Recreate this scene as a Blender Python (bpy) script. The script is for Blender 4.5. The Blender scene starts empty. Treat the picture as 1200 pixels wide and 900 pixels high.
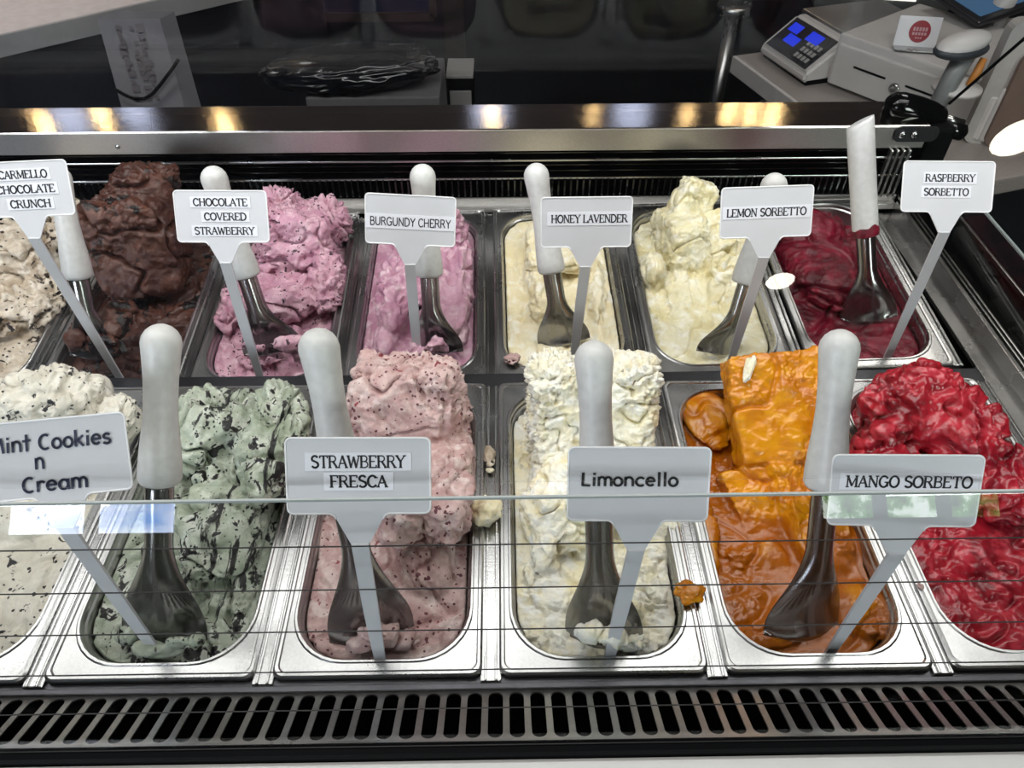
import bpy, bmesh, math, random
import numpy as np
from mathutils import Vector, Matrix, Euler

S = bpy.context.scene
COL = S.collection

# ------------------------------------------------------------------ camera
CAM = np.array([0.01266, -0.25791, 0.59173]); PITCH, YAW, ROLL = 0.78386, -0.01246, -0.00244
cd = bpy.data.cameras.new('camera'); cam = bpy.data.objects.new('camera', cd); COL.objects.link(cam)
cd.sensor_width = 36; cd.lens = 870 / 1200 * 36; cd.clip_start = 0.02; cd.clip_end = 60
_cp, _sp = math.cos(PITCH), math.sin(PITCH)
_Z = Matrix.Rotation(YAW, 3, 'Z')
_f = _Z @ Vector((0, _cp, -_sp)); _r = _Z @ Vector((1, 0, 0)); _u = _Z @ Vector((0, _sp, _cp))
R_ = _r * math.cos(ROLL) + _u * math.sin(ROLL); U_ = -_r * math.sin(ROLL) + _u * math.cos(ROLL)
m3 = Matrix((R_, U_, -_f)).transposed()
cam.matrix_world = Matrix.Translation(Vector(CAM)) @ m3.to_4x4()
S.camera = cam

# ------------------------------------------------------------------ world, exposure, lights
w = bpy.data.worlds.new('world'); S.world = w; w.use_nodes = True
w.node_tree.nodes['Background'].inputs[0].default_value = (.62, .75, 1, 1)
w.node_tree.nodes['Background'].inputs[1].default_value = .25
S.view_settings.view_transform = 'Standard'; S.view_settings.look = 'None'
S.view_settings.exposure = -0.17; S.view_settings.gamma = 1
S.cycles.use_denoising = True
S.cycles.max_bounces = 7; S.cycles.transparent_max_bounces = 16; S.cycles.glossy_bounces = 4
S.cycles.caustics_reflective = False; S.cycles.caustics_refractive = False
S.cycles.sample_clamp_indirect = 6


def area(name, loc, size, sy, power, rot=(0, 0, 0), col=(1, 1, 1), spread=math.pi):
    l = bpy.data.lights.new(name, 'AREA'); l.shape = 'RECTANGLE'; l.size = size; l.size_y = sy
    l.energy = power; l.color = col
    o = bpy.data.objects.new(name, l); o.location = loc; o.rotation_euler = rot; COL.objects.link(o)
    l.spread = spread
    return o


area('case_strip_light', (-.1, .42, .82), 2.2, .36, 14.5, (math.radians(4), 0, 0), (1, .985, .96))
area('overhead_fill_light', (-.5, -.15, 1.70), 1.0, .5, 12, (0, 0, 0), (1, .97, .93))  # added fill above the camera, kept clear of the glass reflections
area('staff_side_light', (-1.5, 1.9, 1.66), .5, .5, 6, (0, 0, 0), (1, .95, .92), 1.5)  # added light that brightens the pale table top at the left
area('staff_side_light', (1.3, 1.6, 1.66), .6, .5, 8, (0, 0, 0), (1, .95, .88))
area('window_fill_light', (-2.2, -3.45, .80), 2.0, 1.1, 27, (math.radians(74), 0, math.radians(-28)), (.93, .97, 1), 1.6)  # this and the next: fill added inside the windows to lift the sign fronts
area('window_fill_light', (2.1, -3.45, .80), 1.4, 1.1, 20, (math.radians(74), 0, math.radians(28)), (.95, 1, .98), 1.6)


# ------------------------------------------------------------------ helpers
def at(px, py, y=None, z=None):
    """the point where the line of sight through a 1200x900 pixel meets the plane y=... or z=..."""
    d = np.array(R_) * ((px - 600) / 870) - np.array(U_) * ((py - 450) / 870) + np.array(_f)
    t = (y - CAM[1]) / d[1] if y is not None else (z - CAM[2]) / d[2]
    return Vector(CAM + d * t)


def lin(r, g, b):
    f = lambda c: (c / 255 / 12.92) if c / 255 <= .04045 else ((c / 255 + .055) / 1.055) ** 2.4
    return (f(r), f(g), f(b), 1)


class NT:
    def __init__(s, name):
        s.m = bpy.data.materials.new(name); s.m.use_nodes = True
        s.t = s.m.node_tree; s.b = s.t.nodes['Principled BSDF']; s.o = s.t.nodes['Material Output']

    def n(s, k, **kw):
        x = s.t.nodes.new(k)
        for a, v in kw.items():
            if a in x.inputs: x.inputs[a].default_value = v
            else: setattr(x, a, v)
        return x

    def l(s, a, b): s.t.links.new(a, b)

    def pos(s, scale=(1, 1, 1), rot=(0, 0, 0)):
        tc = s.n('ShaderNodeTexCoord'); mp = s.n('ShaderNodeMapping')
        mp.inputs['Scale'].default_value = scale; mp.inputs['Rotation'].default_value = rot
        s.l(tc.outputs['Object'], mp.inputs[0]); return mp.outputs[0]

    def ramp(s, fac, stops):
        r = s.n('ShaderNodeValToRGB'); s.l(fac, r.inputs[0])
        e = r.color_ramp.elements
        e[0].position, e[0].color = stops[0]; e[1].position, e[1].color = stops[1]
        for p, c in stops[2:]:
            q = e.new(p); q.color = c
        return r.outputs[0]

    def noise(s, vec, scale, detail=4, rough=.55, dist=0.):
        x = s.n('ShaderNodeTexNoise', Scale=scale, Detail=detail, Roughness=rough, Distortion=dist)
        s.l(vec, x.inputs['Vector']); return x.outputs[0]

    def mix(s, fac, a, b, mode='MIX'):
        x = s.n('ShaderNodeMix'); x.data_type = 'RGBA'; x.blend_type = mode
        for v, i in ((fac, 0), (a, 6), (b, 7)):
            if hasattr(v, 'links'): s.l(v, x.inputs[i])
            else: x.inputs[i].default_value = v
        return x.outputs[2]

    def bump(s, h, dist, strength=1., prev=None):
        b = s.n('ShaderNodeBump', Strength=strength, Distance=dist); s.l(h, b.inputs['Height'])
        if prev: s.l(prev, b.inputs['Normal'])
        return b.outputs[0]

    def set(s, **kw):
        for k, v in kw.items():
            k = k.replace('_', ' ')
            if hasattr(v, 'links'): s.l(v, s.b.inputs[k])
            else: s.b.inputs[k].default_value = v
        return s


K0, K1 = (0, 0, 0, 1), (1, 1, 1, 1)


def plain(name, col, rough=.5, metal=0., nscale=40, var=.12, bump=0., **kw):
    t = NT(name); v = t.pos()
    n = t.noise(v, nscale)
    c2 = tuple(x * (1 - var) for x in col[:3]) + (1,)
    c = t.mix(t.ramp(n, [(.35, K0), (.65, K1)]), c2, col)
    t.set(Base_Color=c, Roughness=rough, Metallic=metal, **kw)
    if bump: t.set(Normal=t.bump(n, bump))
    return t.m


def steel(name, col=(.62, .61, .60, 1), rough=.24, brush=(4, 300, 300), amp=.00006, smudge=.14):
    t = NT(name)
    n = t.noise(t.pos(brush), 1., 3, .6)
    sm = t.noise(t.pos(), 9., 5, .6)
    r = t.n('ShaderNodeMapRange'); t.l(sm, r.inputs[0])
    r.inputs[1].default_value = .3; r.inputs[2].default_value = .7
    r.inputs[3].default_value = rough; r.inputs[4].default_value = rough + smudge
    sc = t.noise(t.pos((1, 1, 1)), 500., 3, .6)
    t.set(Base_Color=t.mix(t.ramp(sc, [(.3, K0), (.7, K1)]), tuple(x * .85 for x in col[:3]) + (1,), col),
          Metallic=1., Roughness=r.outputs[0], Normal=t.bump(sc, .00005, 1, t.bump(n, amp)))
    return t.m


def glass(name, tint=(.93, .96, .95, 1), ior=1.45, smear=0., smcol=(.55, .6, .7, 1), smscale=(60, 3, 3), dark=None):
    t = NT(name)
    tr = t.n('ShaderNodeBsdfTransparent', Color=tint); gl = t.n('ShaderNodeBsdfGlossy', Roughness=.0)
    fr = t.n('ShaderNodeFresnel'); ge = t.n('ShaderNodeNewGeometry'); mr = t.n('ShaderNodeMapRange')
    t.l(ge.outputs['Backfacing'], mr.inputs[0]); mr.inputs[3].default_value = ior; mr.inputs[4].default_value = 1 / ior; t.l(mr.outputs[0], fr.inputs[0])
    mx = t.n('ShaderNodeMixShader'); t.l(fr.outputs[0], mx.inputs[0]); t.l(tr.outputs[0], mx.inputs[1]); t.l(gl.outputs[0], mx.inputs[2])
    out = mx.outputs[0]
    if smear:
        df = t.n('ShaderNodeBsdfDiffuse', Color=smcol)
        a = t.noise(t.pos(smscale), 1., 5, .65); b = t.noise(t.pos(), 5., 3)
        f = t.n('ShaderNodeMath', operation='MULTIPLY'); t.l(t.ramp(a, [(.42, K0), (.75, K1)]), f.inputs[0]); t.l(t.ramp(b, [(.35, K0), (.7, K1)]), f.inputs[1])
        g = t.n('ShaderNodeMath', operation='MULTIPLY'); t.l(f.outputs[0], g.inputs[0]); g.inputs[1].default_value = smear
        m2 = t.n('ShaderNodeMixShader'); t.l(g.outputs[0], m2.inputs[0]); t.l(out, m2.inputs[1]); t.l(df.outputs[0], m2.inputs[2]); out = m2.outputs[0]
    t.l(out, t.o.inputs[0])
    return t.m


def emis(name, col, strength):
    t = NT(name); e = t.n('ShaderNodeEmission', Color=col, Strength=strength); t.l(e.outputs[0], t.o.inputs[0]); return t.m


def link(name, me, mat=None, parent=None, smooth=False):
    o = bpy.data.objects.new(name, me); COL.objects.link(o)
    if mat: me.materials.append(mat)
    if parent: o.parent = parent
    if smooth: me.shade_smooth()
    return o


def tag(o, label, cat, group=None, kind=None):
    if label: o['label'] = label
    if cat: o['category'] = cat
    if group: o['group'] = group
    if kind: o['kind'] = kind
    return o


def thing(name, label, cat, loc=(0, 0, 0), rot=(0, 0, 0), group=None):
    o = bpy.data.objects.new(name, None); o.empty_display_size = .05; COL.objects.link(o)
    o.location = loc; o.rotation_euler = rot
    return tag(o, label, cat, group)


def frombm(name, bm, mat, parent=None, smooth=False):
    me = bpy.data.meshes.new(name); bm.normal_update(); bm.to_mesh(me); bm.free()
    return link(name, me, mat, parent, smooth)


def bmbox(bm, c, s, M=None, bev=0., seg=2):
    r = bmesh.ops.create_cube(bm, size=1)
    vs = r['verts']
    for v in vs: v.co = Vector((v.co.x * s[0], v.co.y * s[1], v.co.z * s[2]))
    if bev:
        es = list({e for v in vs for e in v.link_edges})
        b = bmesh.ops.bevel(bm, geom=es, offset=bev, segments=seg, affect='EDGES', profile=.6)
        vs = list({v for f in b['faces'] for v in f.verts} | {v for v in vs if v.is_valid})
    T = Matrix.Translation(Vector(c)) @ (M.to_4x4() if M else Matrix.Identity(4))
    for v in vs: v.co = T @ v.co
    return vs


def box(name, c, s, mat, parent=None, rot=(0, 0, 0), bev=0., smooth=False):
    bm = bmesh.new(); bmbox(bm, c, s, Euler(rot).to_matrix(), bev)
    return frombm(name, bm, mat, parent, smooth)


def lathe(bm, prof, seg=24, M=None, cap=True):
    rings = []
    for r, z in prof:
        ring = []
        for i in range(seg):
            a = 2 * math.pi * i / seg
            p = Vector((r * math.cos(a), r * math.sin(a), z))
            ring.append(bm.verts.new(M @ p if M else p))
        rings.append(ring)
    for a, b in zip(rings, rings[1:]):
        for i in range(seg):
            bm.faces.new((a[i], a[(i + 1) % seg], b[(i + 1) % seg], b[i]))
    if cap:
        bm.faces.new(rings[0][::-1]); bm.faces.new(rings[-1])


def tube(bm, pts, r, seg=8, closed=False):
    pts = [Vector(p) for p in pts]; n = len(pts); rings = []
    up = Vector((.13, .27, .95)).normalized()
    for i, p in enumerate(pts):
        a = pts[i - 1] if (i or closed) else p
        b = pts[(i + 1) % n] if (i < n - 1 or closed) else p
        d = (b - a).normalized()
        x = d.cross(up)
        if x.length < 1e-3: x = d.cross(Vector((1, 0, 0)))
        x.normalize(); y = d.cross(x)
        rr = r[i] if isinstance(r, (list, tuple)) else r
        rings.append([bm.verts.new(p + x * rr * math.cos(2 * math.pi * k / seg) + y * rr * math.sin(2 * math.pi * k / seg)) for k in range(seg)])
    m = n if closed else n - 1
    for i in range(m):
        a, b = rings[i], rings[(i + 1) % n]
        for k in range(seg): bm.faces.new((a[k], a[(k + 1) % seg], b[(k + 1) % seg], b[k]))
    if not closed:
        bm.faces.new(rings[0][::-1]); bm.faces.new(rings[-1])


def rrect(x0, x1, y0, y1, r, n=8):
    """rounded rectangle, counter-clockwise, n+1 points per corner"""
    out = []
    for cx, cy, a0 in ((x1 - r, y0 + r, -90), (x1 - r, y1 - r, 0), (x0 + r, y1 - r, 90), (x0 + r, y0 + r, 180)):
        for i in range(n + 1):
            a = math.radians(a0 + 90 * i / n); out.append((cx + r * math.cos(a), cy + r * math.sin(a)))
    return out


def loft(bm, loops, cap_last=False):
    rs = [[bm.verts.new(p) for p in L] for L in loops]
    n = len(rs[0])
    for a, b in zip(rs, rs[1:]):
        for i in range(n): bm.faces.new((a[i], a[(i + 1) % n], b[(i + 1) % n], b[i]))
    if cap_last: bm.faces.new(rs[-1])
    return rs


def prism(bm, outline, z0, z1, M=None):
    a = [bm.verts.new((M @ Vector((x, y, z0))) if M else (x, y, z0)) for x, y in outline]
    b = [bm.verts.new((M @ Vector((x, y, z1))) if M else (x, y, z1)) for x, y in outline]
    n = len(a)
    for i in range(n): bm.faces.new((a[i], a[(i + 1) % n], b[(i + 1) % n], b[i]))
    bm.faces.new(a[::-1]); bm.faces.new(b)


# ------------------------------------------------------------------ materials
M_STEEL = steel('brushed_steel', rough=.22)
M_PAN = steel('pan_steel', (.52, .52, .52, 1), .22, (120, 120, 120), .00003, .14)
M_SHELF = steel('shelf_steel', (.50, .47, .45, 1), .07, (2, 200, 200), .00001, .05)
M_RAIL = steel('rail_steel', (.52, .52, .52, 1), .18, (2, 300, 300))
M_DARKMETAL = steel('dark_metal', (.10, .10, .11, 1), .3)
M_GRILLE = steel('grille_steel', (.55, .54, .53, 1), .25, (120, 6, 120))
M_BLACK = plain('black_plastic', lin(10, 11, 13), .6)
for _m in (M_BLACK,): _m.node_tree.nodes['Principled BSDF'].inputs['Specular IOR Level'].default_value = .06
M_GLOSSBLACK = plain('gloss_black_plastic', lin(10, 10, 12), .08)
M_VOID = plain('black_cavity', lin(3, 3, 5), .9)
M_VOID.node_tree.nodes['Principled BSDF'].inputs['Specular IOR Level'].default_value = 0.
M_WHITEP = plain('white_plastic', lin(222, 222, 220), .38, var=.05, bump=.0003, nscale=300)
M_HANDLE = plain('handle_plastic', lin(216, 216, 214), .42, var=.10, bump=.0004, nscale=160)
M_SIGN = plain('sign_plastic', lin(205, 206, 210), .30, var=.04)
M_RIM = plain('sign_rim_plastic', lin(236, 236, 238), .25, var=.02)
M_STRIP = plain('paper_strip', lin(226, 227, 234), .5, var=.03)
M_INK = plain('black_ink', lin(22, 22, 28), .6)
M_MARKER = plain('marker_ink', lin(30, 34, 62), .6)
M_MARKER2 = plain('black_marker_ink', lin(26, 26, 28), .6)
M_BLADE = steel('blade_steel', (.46, .46, .46, 1), .12, (60, 60, 20), .00002, .08)
M_WHITEMETAL = plain('white_trim', lin(228, 228, 226), .35, var=.03)
M_GLASS = glass('case_glass', (.985, .99, .987, 1), ior=1.4)
M_GLASSLOW = glass('front_glass', (.95, .957, .955, 1), ior=1.5)
M_GLASSREAR = glass('rear_glass', (.95, .96, .97, 1), ior=1.13, smear=.024, smcol=(.30, .34, .46, 1), smscale=(55, 2, 2))
M_GLASSEDGE = plain('glass_edge', lin(140, 150, 148), .15)
M_WIRE = plain('black_wire', lin(8, 8, 10), .5)

# ------------------------------------------------------------------ the room
FLOOR = -1.0; CEIL = 1.75


def struct(name, c, s, mat):
    o = box(name, c, s, mat); o['kind'] = 'structure'; return o


tt = NT('floor_tile'); v = tt.pos()
br = tt.n('ShaderNodeTexBrick', Scale=2.2, offset=0.); tt.l(v, br.inputs['Vector'])
br.inputs['Color1'].default_value = lin(30, 30, 33); br.inputs['Color2'].default_value = lin(24, 24, 28); br.inputs['Mortar'].default_value = lin(14, 14, 15)
br.inputs['Mortar Size'].default_value = .01
tt.set(Base_Color=br.outputs[0], Roughness=.5)
struct('floor', (0, 0, FLOOR - .05), (9, 9, .1), tt.m)
struct('ceiling', (0, 0, CEIL + .05), (9, 9, .1), plain('ceiling_paint', lin(120, 116, 112), .8))
struct('wall_left', (-4, 0, .3), (.1, 9, 2.7), plain('left_wall_paint', lin(60, 58, 60), .7))
struct('wall_right', (4, 0, .3), (.1, 9, 2.7), plain('right_wall_paint', lin(90, 84, 80), .7))
tb = NT('back_wall_paint')
nb = tb.noise(tb.pos((14, 14, .6)), 1., 4)
tb.set(Base_Color=tb.mix(tb.ramp(nb, [(.35, K0), (.7, K1)]), lin(11, 12, 19), lin(22, 24, 38)), Roughness=.55)
struct('trim_1', (0, 3.2, 1.15), (9, .08, 1.2), plain('soffit_paint', lin(92, 80, 78), .7))
struct('wall_back', (0, 3.3, .3), (9, .1, 2.7), tb.m)
# customer side wall with two windows onto a bright street with trees
mwf = plain('front_wall_paint', lin(70, 66, 64), .7)
YF = -3.6
wins = ((-3.2, -1.75, .10, 1.4), (1.7, 2.75, .13, 1.4))
xs = [-4.5, wins[0][0], wins[0][1], wins[1][0], wins[1][1], 4.5]
bm = bmesh.new()
for i in range(5):
    x0, x1 = xs[i], xs[i + 1]
    if i in (1, 3):
        wd = wins[0 if i == 1 else 1]
        bmbox(bm, ((x0 + x1) / 2, YF, (FLOOR + wd[2]) / 2), (x1 - x0, .1, wd[2] - FLOOR))
        bmbox(bm, ((x0 + x1) / 2, YF, (CEIL + wd[3]) / 2), (x1 - x0, .1, CEIL - wd[3]))
    else:
        bmbox(bm, ((x0 + x1) / 2, YF, (FLOOR + CEIL) / 2), (x1 - x0, .1, CEIL - FLOOR))
o = frombm('wall_front', bm, mwf); o['kind'] = 'structure'
te = NT('street_view')
nz = te.noise(te.pos((1, 1, 1)), 5., 6, .7)
grn = te.ramp(nz, [(.38, lin(20, 40, 18)), (.5, lin(90, 140, 70)), (.58, lin(225, 240, 225)), (.7, lin(245, 250, 255))])
em = te.n('ShaderNodeEmission', Strength=9.); te.l(grn, em.inputs[0]); te.l(em.outputs[0], te.o.inputs[0])
ts = NT('bright_sky_view')
nz = ts.noise(ts.pos((.6, 1, 2)), 2., 4, .6)
em = ts.n('ShaderNodeEmission', Strength=14.); ts.l(ts.ramp(nz, [(.35, lin(120, 160, 225)), (.55, lin(235, 243, 255))]), em.inputs[0]); ts.l(em.outputs[0], ts.o.inputs[0])
for i, wd in enumerate(wins):
    wx = (wd[0] + wd[1]) / 2; wz = (wd[2] + wd[3]) / 2
    wn = box('window_%d' % (i + 1), (wx, YF - .04, wz), (wd[1] - wd[0], .01, wd[3] - wd[2]), ts.m if i == 0 else te.m); wn['kind'] = 'structure'
    bm = bmesh.new()
    for k in range(4):
        bmbox(bm, (wd[0] + (wd[1] - wd[0]) * k / 3, YF + .02, wz), (.05, .06, wd[3] - wd[2]))
    for zz in (wd[2], wz + .1, wd[3]): bmbox(bm, (wx, YF + .02, zz), (wd[1] - wd[0], .06, .05))
    frombm('window_frame', bm, M_BLACK, wn)

# ------------------------------------------------------------------ display case
case = thing('display_case', 'long brushed steel gelato display case with glass front holding all the pans', 'display case', (0, .3, FLOOR))


def casepart(name, bm, mat, smooth=False, label=None):
    bmesh.ops.translate(bm, verts=bm.verts, vec=(0, -.3, -FLOOR))
    o = frombm(name, bm, mat, case, smooth)
    if label: o['label'] = label
    return o


XL, XR = -1.25, .605
P = .185; X0 = -.002
GX = [X0 + k * P for k in range(-5, 4)]          # bars between the pans
# back row frame (slightly raked)
BY, BZ, BT, BYAW, BROLL = .3714, -.0271, .0782, .0099, .0211
MB_ = Matrix.Translation((X0 - .002, BY, BZ)) @ Matrix.Rotation(BYAW, 4, 'Z') @ Matrix.Rotation(-BROLL, 4, 'Y') @ Matrix.Rotation(BT, 4, 'X')

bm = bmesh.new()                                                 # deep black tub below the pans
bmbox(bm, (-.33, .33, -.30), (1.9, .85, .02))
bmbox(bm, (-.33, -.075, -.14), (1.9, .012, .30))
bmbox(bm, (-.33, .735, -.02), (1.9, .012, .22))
bmbox(bm, (-.33, .004, -.16), (1.9, .004, .29))  # black sheet added to hide the lit pan walls, so the slots read dark
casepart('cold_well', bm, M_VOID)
bm = bmesh.new(); bmbox(bm, (-.33, .33, -.66), (1.9, .86, .66), bev=.01)
casepart('cabinet_body', bm, M_WHITEMETAL)
# support bars
for i, x in enumerate(GX):
    if x > .60: continue
    bm = bmesh.new()
    bmbox(bm, (x, .1665, -.006), (.017, .336, .006), bev=.001)
    for dx in (-.0042, .0042): bmbox(bm, (x + dx, .1665, -.0025), (.0022, .336, .003), bev=.0008)
    casepart('support_bar', bm, M_RAIL)
for i, k in enumerate(range(-5, 4)):
    bm = bmesh.new()
    bmbox(bm, (0, .163, -.006), (.017, .326, .006), bev=.001)
    for dx in (-.0042, .0042): bmbox(bm, (dx, .163, -.0025), (.0022, .326, .003), bev=.0008)
    bmesh.ops.transform(bm, matrix=MB_ @ Matrix.Translation((k * P, 0, 0)), verts=bm.verts)
    casepart('support_bar', bm, M_DARKMETAL if 0 else M_RAIL)
bm = bmesh.new()
bmbox(bm, (-.33, .349, -.016), (1.86, .035, .006), bev=.001)
casepart('cross_bar', bm, M_DARKMETAL)
# steel ledges around: front ledge, right ledge, rear rim
bm = bmesh.new(); bmbox(bm, (-.33, -.001, -.0085), (1.86, .012, .004), bev=.001)
casepart('front_ledge', bm, M_DARKMETAL)
bm = bmesh.new(); bmbox(bm, (.582, .34, -.014), (.030, .72, .006), bev=.001)
bmbox(bm, (.5955, .34, -.002), (.006, .72, .022), bev=.001)
casepart('side_ledge', bm, M_STEEL)
bm = bmesh.new()
bmbox(bm, (-.33, .712, -.004), (1.86, .020, .004), bev=.0008)
bmbox(bm, (-.33, .7205, .002), (1.86, .004, .012), bev=.0008)
bmbox(bm, (-.33, .7035, -.0005), (1.86, .003, .005), bev=.0008)
casepart('rear_rim', bm, steel('rim_steel', (.75, .74, .72, 1), .38, (2, 300, 300)))
# rear air outlet: black louvre with fins, two steel wires
bm = bmesh.new(); x = -1.24
while x < .58:
    bmbox(bm, (x, .728, .021), (.0026, .014, .028)); x += .0092
o = casepart('louvre_fins', bm, M_GLOSSBLACK); o['kind'] = 'stuff'
bm = bmesh.new()
bmbox(bm, (-.33, .7265, .037), (1.86, .004, .003), bev=.0008)
casepart('louvre_rail', bm, M_RAIL)
bm = bmesh.new(); bmbox(bm, (-.33, .7225, .0675), (1.86, .004, .003), bev=.0008)
casepart('louvre_rail', bm, M_RAIL)
bm = bmesh.new(); bmbox(bm, (-.33, .737, .06), (1.86, .006, .10)); casepart('louvre_back', bm, M_GLOSSBLACK)
for z in (.048, .057, .076):
    bm = bmesh.new(); bmbox(bm, (-.33, .731, z), (1.86, .008, .0018)); casepart('louvre_slat', bm, M_GLOSSBLACK)
# rear shelf : rolled steel box section
bm = bmesh.new()
bmbox(bm, (-.33, .760, .099), (1.88, .078, .033), bev=.0012)
sh = casepart('rear_shelf', bm, M_SHELF)
bm = bmesh.new(); bmbox(bm, (-.33, .7202, .0985), (1.878, .0015, .031), bev=.0004); casepart('shelf_face', bm, steel('face_steel', (.62, .60, .58, 1), .30, (30, 200, 200), .00003, .12))
for px, py in ((138, 172),):
    p = at(px, py, y=.7192); bm = bmesh.new()
    lathe(bm, [(.0033, 0), (.0033, .0012), (.0018, .002)], 12, Matrix.Translation(p) @ Matrix.Rotation(math.pi / 2, 4, 'X'))
    bmesh.ops.translate(bm, verts=bm.verts, vec=(0, -.3, -FLOOR)); frombm('screw', bm, M_RAIL, sh, True)
bm = bmesh.new(); bmbox(bm, (-.33, .795, -.45), (1.88, .008, .72)); casepart('rear_panel', bm, M_BLACK)
# right end: bracket, dark side wall, inner ribs
bm = bmesh.new()
p = at(1066, 157, y=.7182)
prism(bm, rrect(-.022, .04, -.011, .011, .009, 5), 0, .002, Matrix.Translation(p) @ Matrix.Rotation(math.pi / 2, 4, 'X'))
br_ = casepart('hinge_bracket', bm, M_DARKMETAL)
for dx in (-.011, .006):
    bm = bmesh.new(); lathe(bm, [(.0052, 0), (.0052, .002), (.003, .0034)], 14, Matrix.Translation(p + Vector((dx, -.002, 0))) @ Matrix.Rotation(math.pi / 2, 4, 'X'))
    bmesh.ops.translate(bm, verts=bm.verts, vec=(0, -.3, -FLOOR)); frombm('bolt', bm, M_RAIL, br_, True)
bm = bmesh.new(); bmbox(bm, (.655, .33, -.06), (.012, .86, .16)); casepart('side_panel', bm, M_GLOSSBLACK)
bm = bmesh.new(); bmbox(bm, (.627, .33, -.045), (.05, .84, .01)); casepart('side_channel', bm, M_BLACK)
for dx, zz in ((.604, .006), (.612, .004), (.6485, .024)):
    bm = bmesh.new(); bmbox(bm, (dx, .33, zz), (.0035, .80, .006), bev=.001); casepart('side_rib', bm, M_RAIL)
bm = bmesh.new()
for k in range(4): bmbox(bm, (.565 + k * .0085, .716, .045), (.004, .008, .075), bev=.0008)
casepart('corner_ribs', bm, M_STEEL)

bm = bmesh.new(); bmbox(bm, (.6015, .29, .052), (.003, .54, .092)); sg = casepart('side_glass', bm, M_GLASS)
bm = bmesh.new(); bmbox(bm, (.6015, .29, .0988), (.0034, .54, .0022)); bmesh.ops.translate(bm, verts=bm.verts, vec=(0, -.3, -FLOOR)); frombm('polished_edge', bm, M_GLASSEDGE, sg)

# front grille: each slat a piece, sloping up towards the customer
DG = Vector((0, -.876, .482)); NG = Vector((0, .482, .876))
G0 = Vector((0, -.0072, -.0075)); GL = .0575
grm = Matrix(((1, 0, 0), (0, DG.y, NG.y), (0, DG.z, NG.z))).transposed()
MG = Matrix(((-1, 0, 0, 0), (0, DG.y, NG.y, G0.y), (0, DG.z, NG.z, G0.z), (0, 0, 0, 1)))
gr = thing('x', None, None); gr.name = 'intake_grille'
gr.parent = case; gr.location = (0, -.3, -FLOOR)
PG = .0166


def slat_mesh():
    bm = bmesh.new(); hw = PG / 2; t = .0025; out = []
    n = 6; r = (hw - t) ; L = GL - .0050
    left = []
    pts = [(-hw, .002)]
    for i in range(n + 1):
        a = math.pi / 2 * i / n
        pts.append((-hw + r * math.sin(a) if 0 else -t - r * math.cos(a) * 1, .002 + r - r * math.sin(a) if 0 else .0))
    # outline right half: from top end flare to waist to bottom flare
    R = []
    for i in range(n + 1):
        a = math.pi / 2 * i / n
        R.append((t + r * (1 - math.sin(a)), .003 + r * (1 - math.cos(a))))
    for i in range(n + 1):
        a = math.pi / 2 * i / n
        R.append((t + r * (1 - math.cos(a)), L - r + r * math.sin(a)))
    R = [(hw, 0.)] + R + [(hw, L + .001)]
    outl = R + [(-x, y) for x, y in reversed(R)]
    prism(bm, outl, -.0015, 0, MG)
    me = bpy.data.meshes.new('slat'); bm.normal_update(); bm.to_mesh(me); bm.free(); me.materials.append(M_GRILLE)
    return me


sm = slat_mesh(); k = 0
x = -.72
while x < .60:
    o = bpy.data.objects.new('slat', sm); COL.objects.link(o); o.parent = gr; o.location = (x, 0, 0); x += PG
bm = bmesh.new(); bmbox(bm, (-.06, GL - .0018, -.0006), (1.40, .0045, .003), bev=.0006)
bmesh.ops.transform(bm, matrix=MG @ Matrix.Scale(-1, 4, (1, 0, 0)), verts=bm.verts); bmesh.ops.recalc_face_normals(bm, faces=bm.faces); frombm('lower_rail', bm, M_GRILLE, gr)
bm = bmesh.new(); bmbox(bm, (-.06, -.0045, -.0065), (1.40, .0045, .003), bev=.0006); frombm('upper_rail', bm, M_DARKMETAL, gr)
gb = G0 + DG * GL
bm = bmesh.new(); bmbox(bm, (-.33, gb.y - .0045, gb.z - .004), (1.88, .010, .020), bev=.004)
casepart('rubber_gasket', bm, M_BLACK)
bm = bmesh.new(); bmbox(bm, (-.33, gb.y - .0205, gb.z - .010), (1.9, .021, .014), bev=.003)
bmbox(bm, (-.33, gb.y - .050, gb.z - .013), (1.9, .036, .014), bev=.003)
casepart('front_trim', bm, M_WHITEMETAL)
bm = bmesh.new(); bmbox(bm, (-.33, -.10, -.44), (1.9, .02, .84)); casepart('front_panel', bm, M_WHITEMETAL)
for k in range(14):   # fan shrouds glimpsed through the slots
    bm = bmesh.new(); bmbox(bm, (-.62 + k * .09, -.045, -.05), (.012, .02, .05), bev=.002); casepart('duct_rib', bm, M_BLACK)

# glass: lower front pane with thin black wires, upper pane above, rear pane
GT = Vector((0, .030, .200)); GB = gb + Vector((0, -.004, .004))
gd = (GB - GT); gd_n = gd.normalized(); gl_len = gd.length
gn = Vector((0, gd_n.z, -gd_n.y)).normalized()
if gn.y > 0: gn = -gn


def pane(name, A, B, x0, x1, th, mat, tiltx=0.):
    """A top edge, B bottom edge (y,z)"""
    bm = bmesh.new(); d = (B - A).normalized(); n = Vector((0, -d.z, d.y)) * th
    q = [A, B, B + n, A + n]
    vs = [[bm.verts.new((x, p.y, p.z)) for p in q] for x in (x0, x1)]
    for i in range(4): bm.faces.new((vs[0][i], vs[0][(i + 1) % 4], vs[1][(i + 1) % 4], vs[1][i]))
    bm.faces.new(vs[0][::-1]); bm.faces.new(vs[1])
    bmesh.ops.recalc_face_normals(bm, faces=bm.faces)
    return casepart(name, bm, mat)


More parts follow.
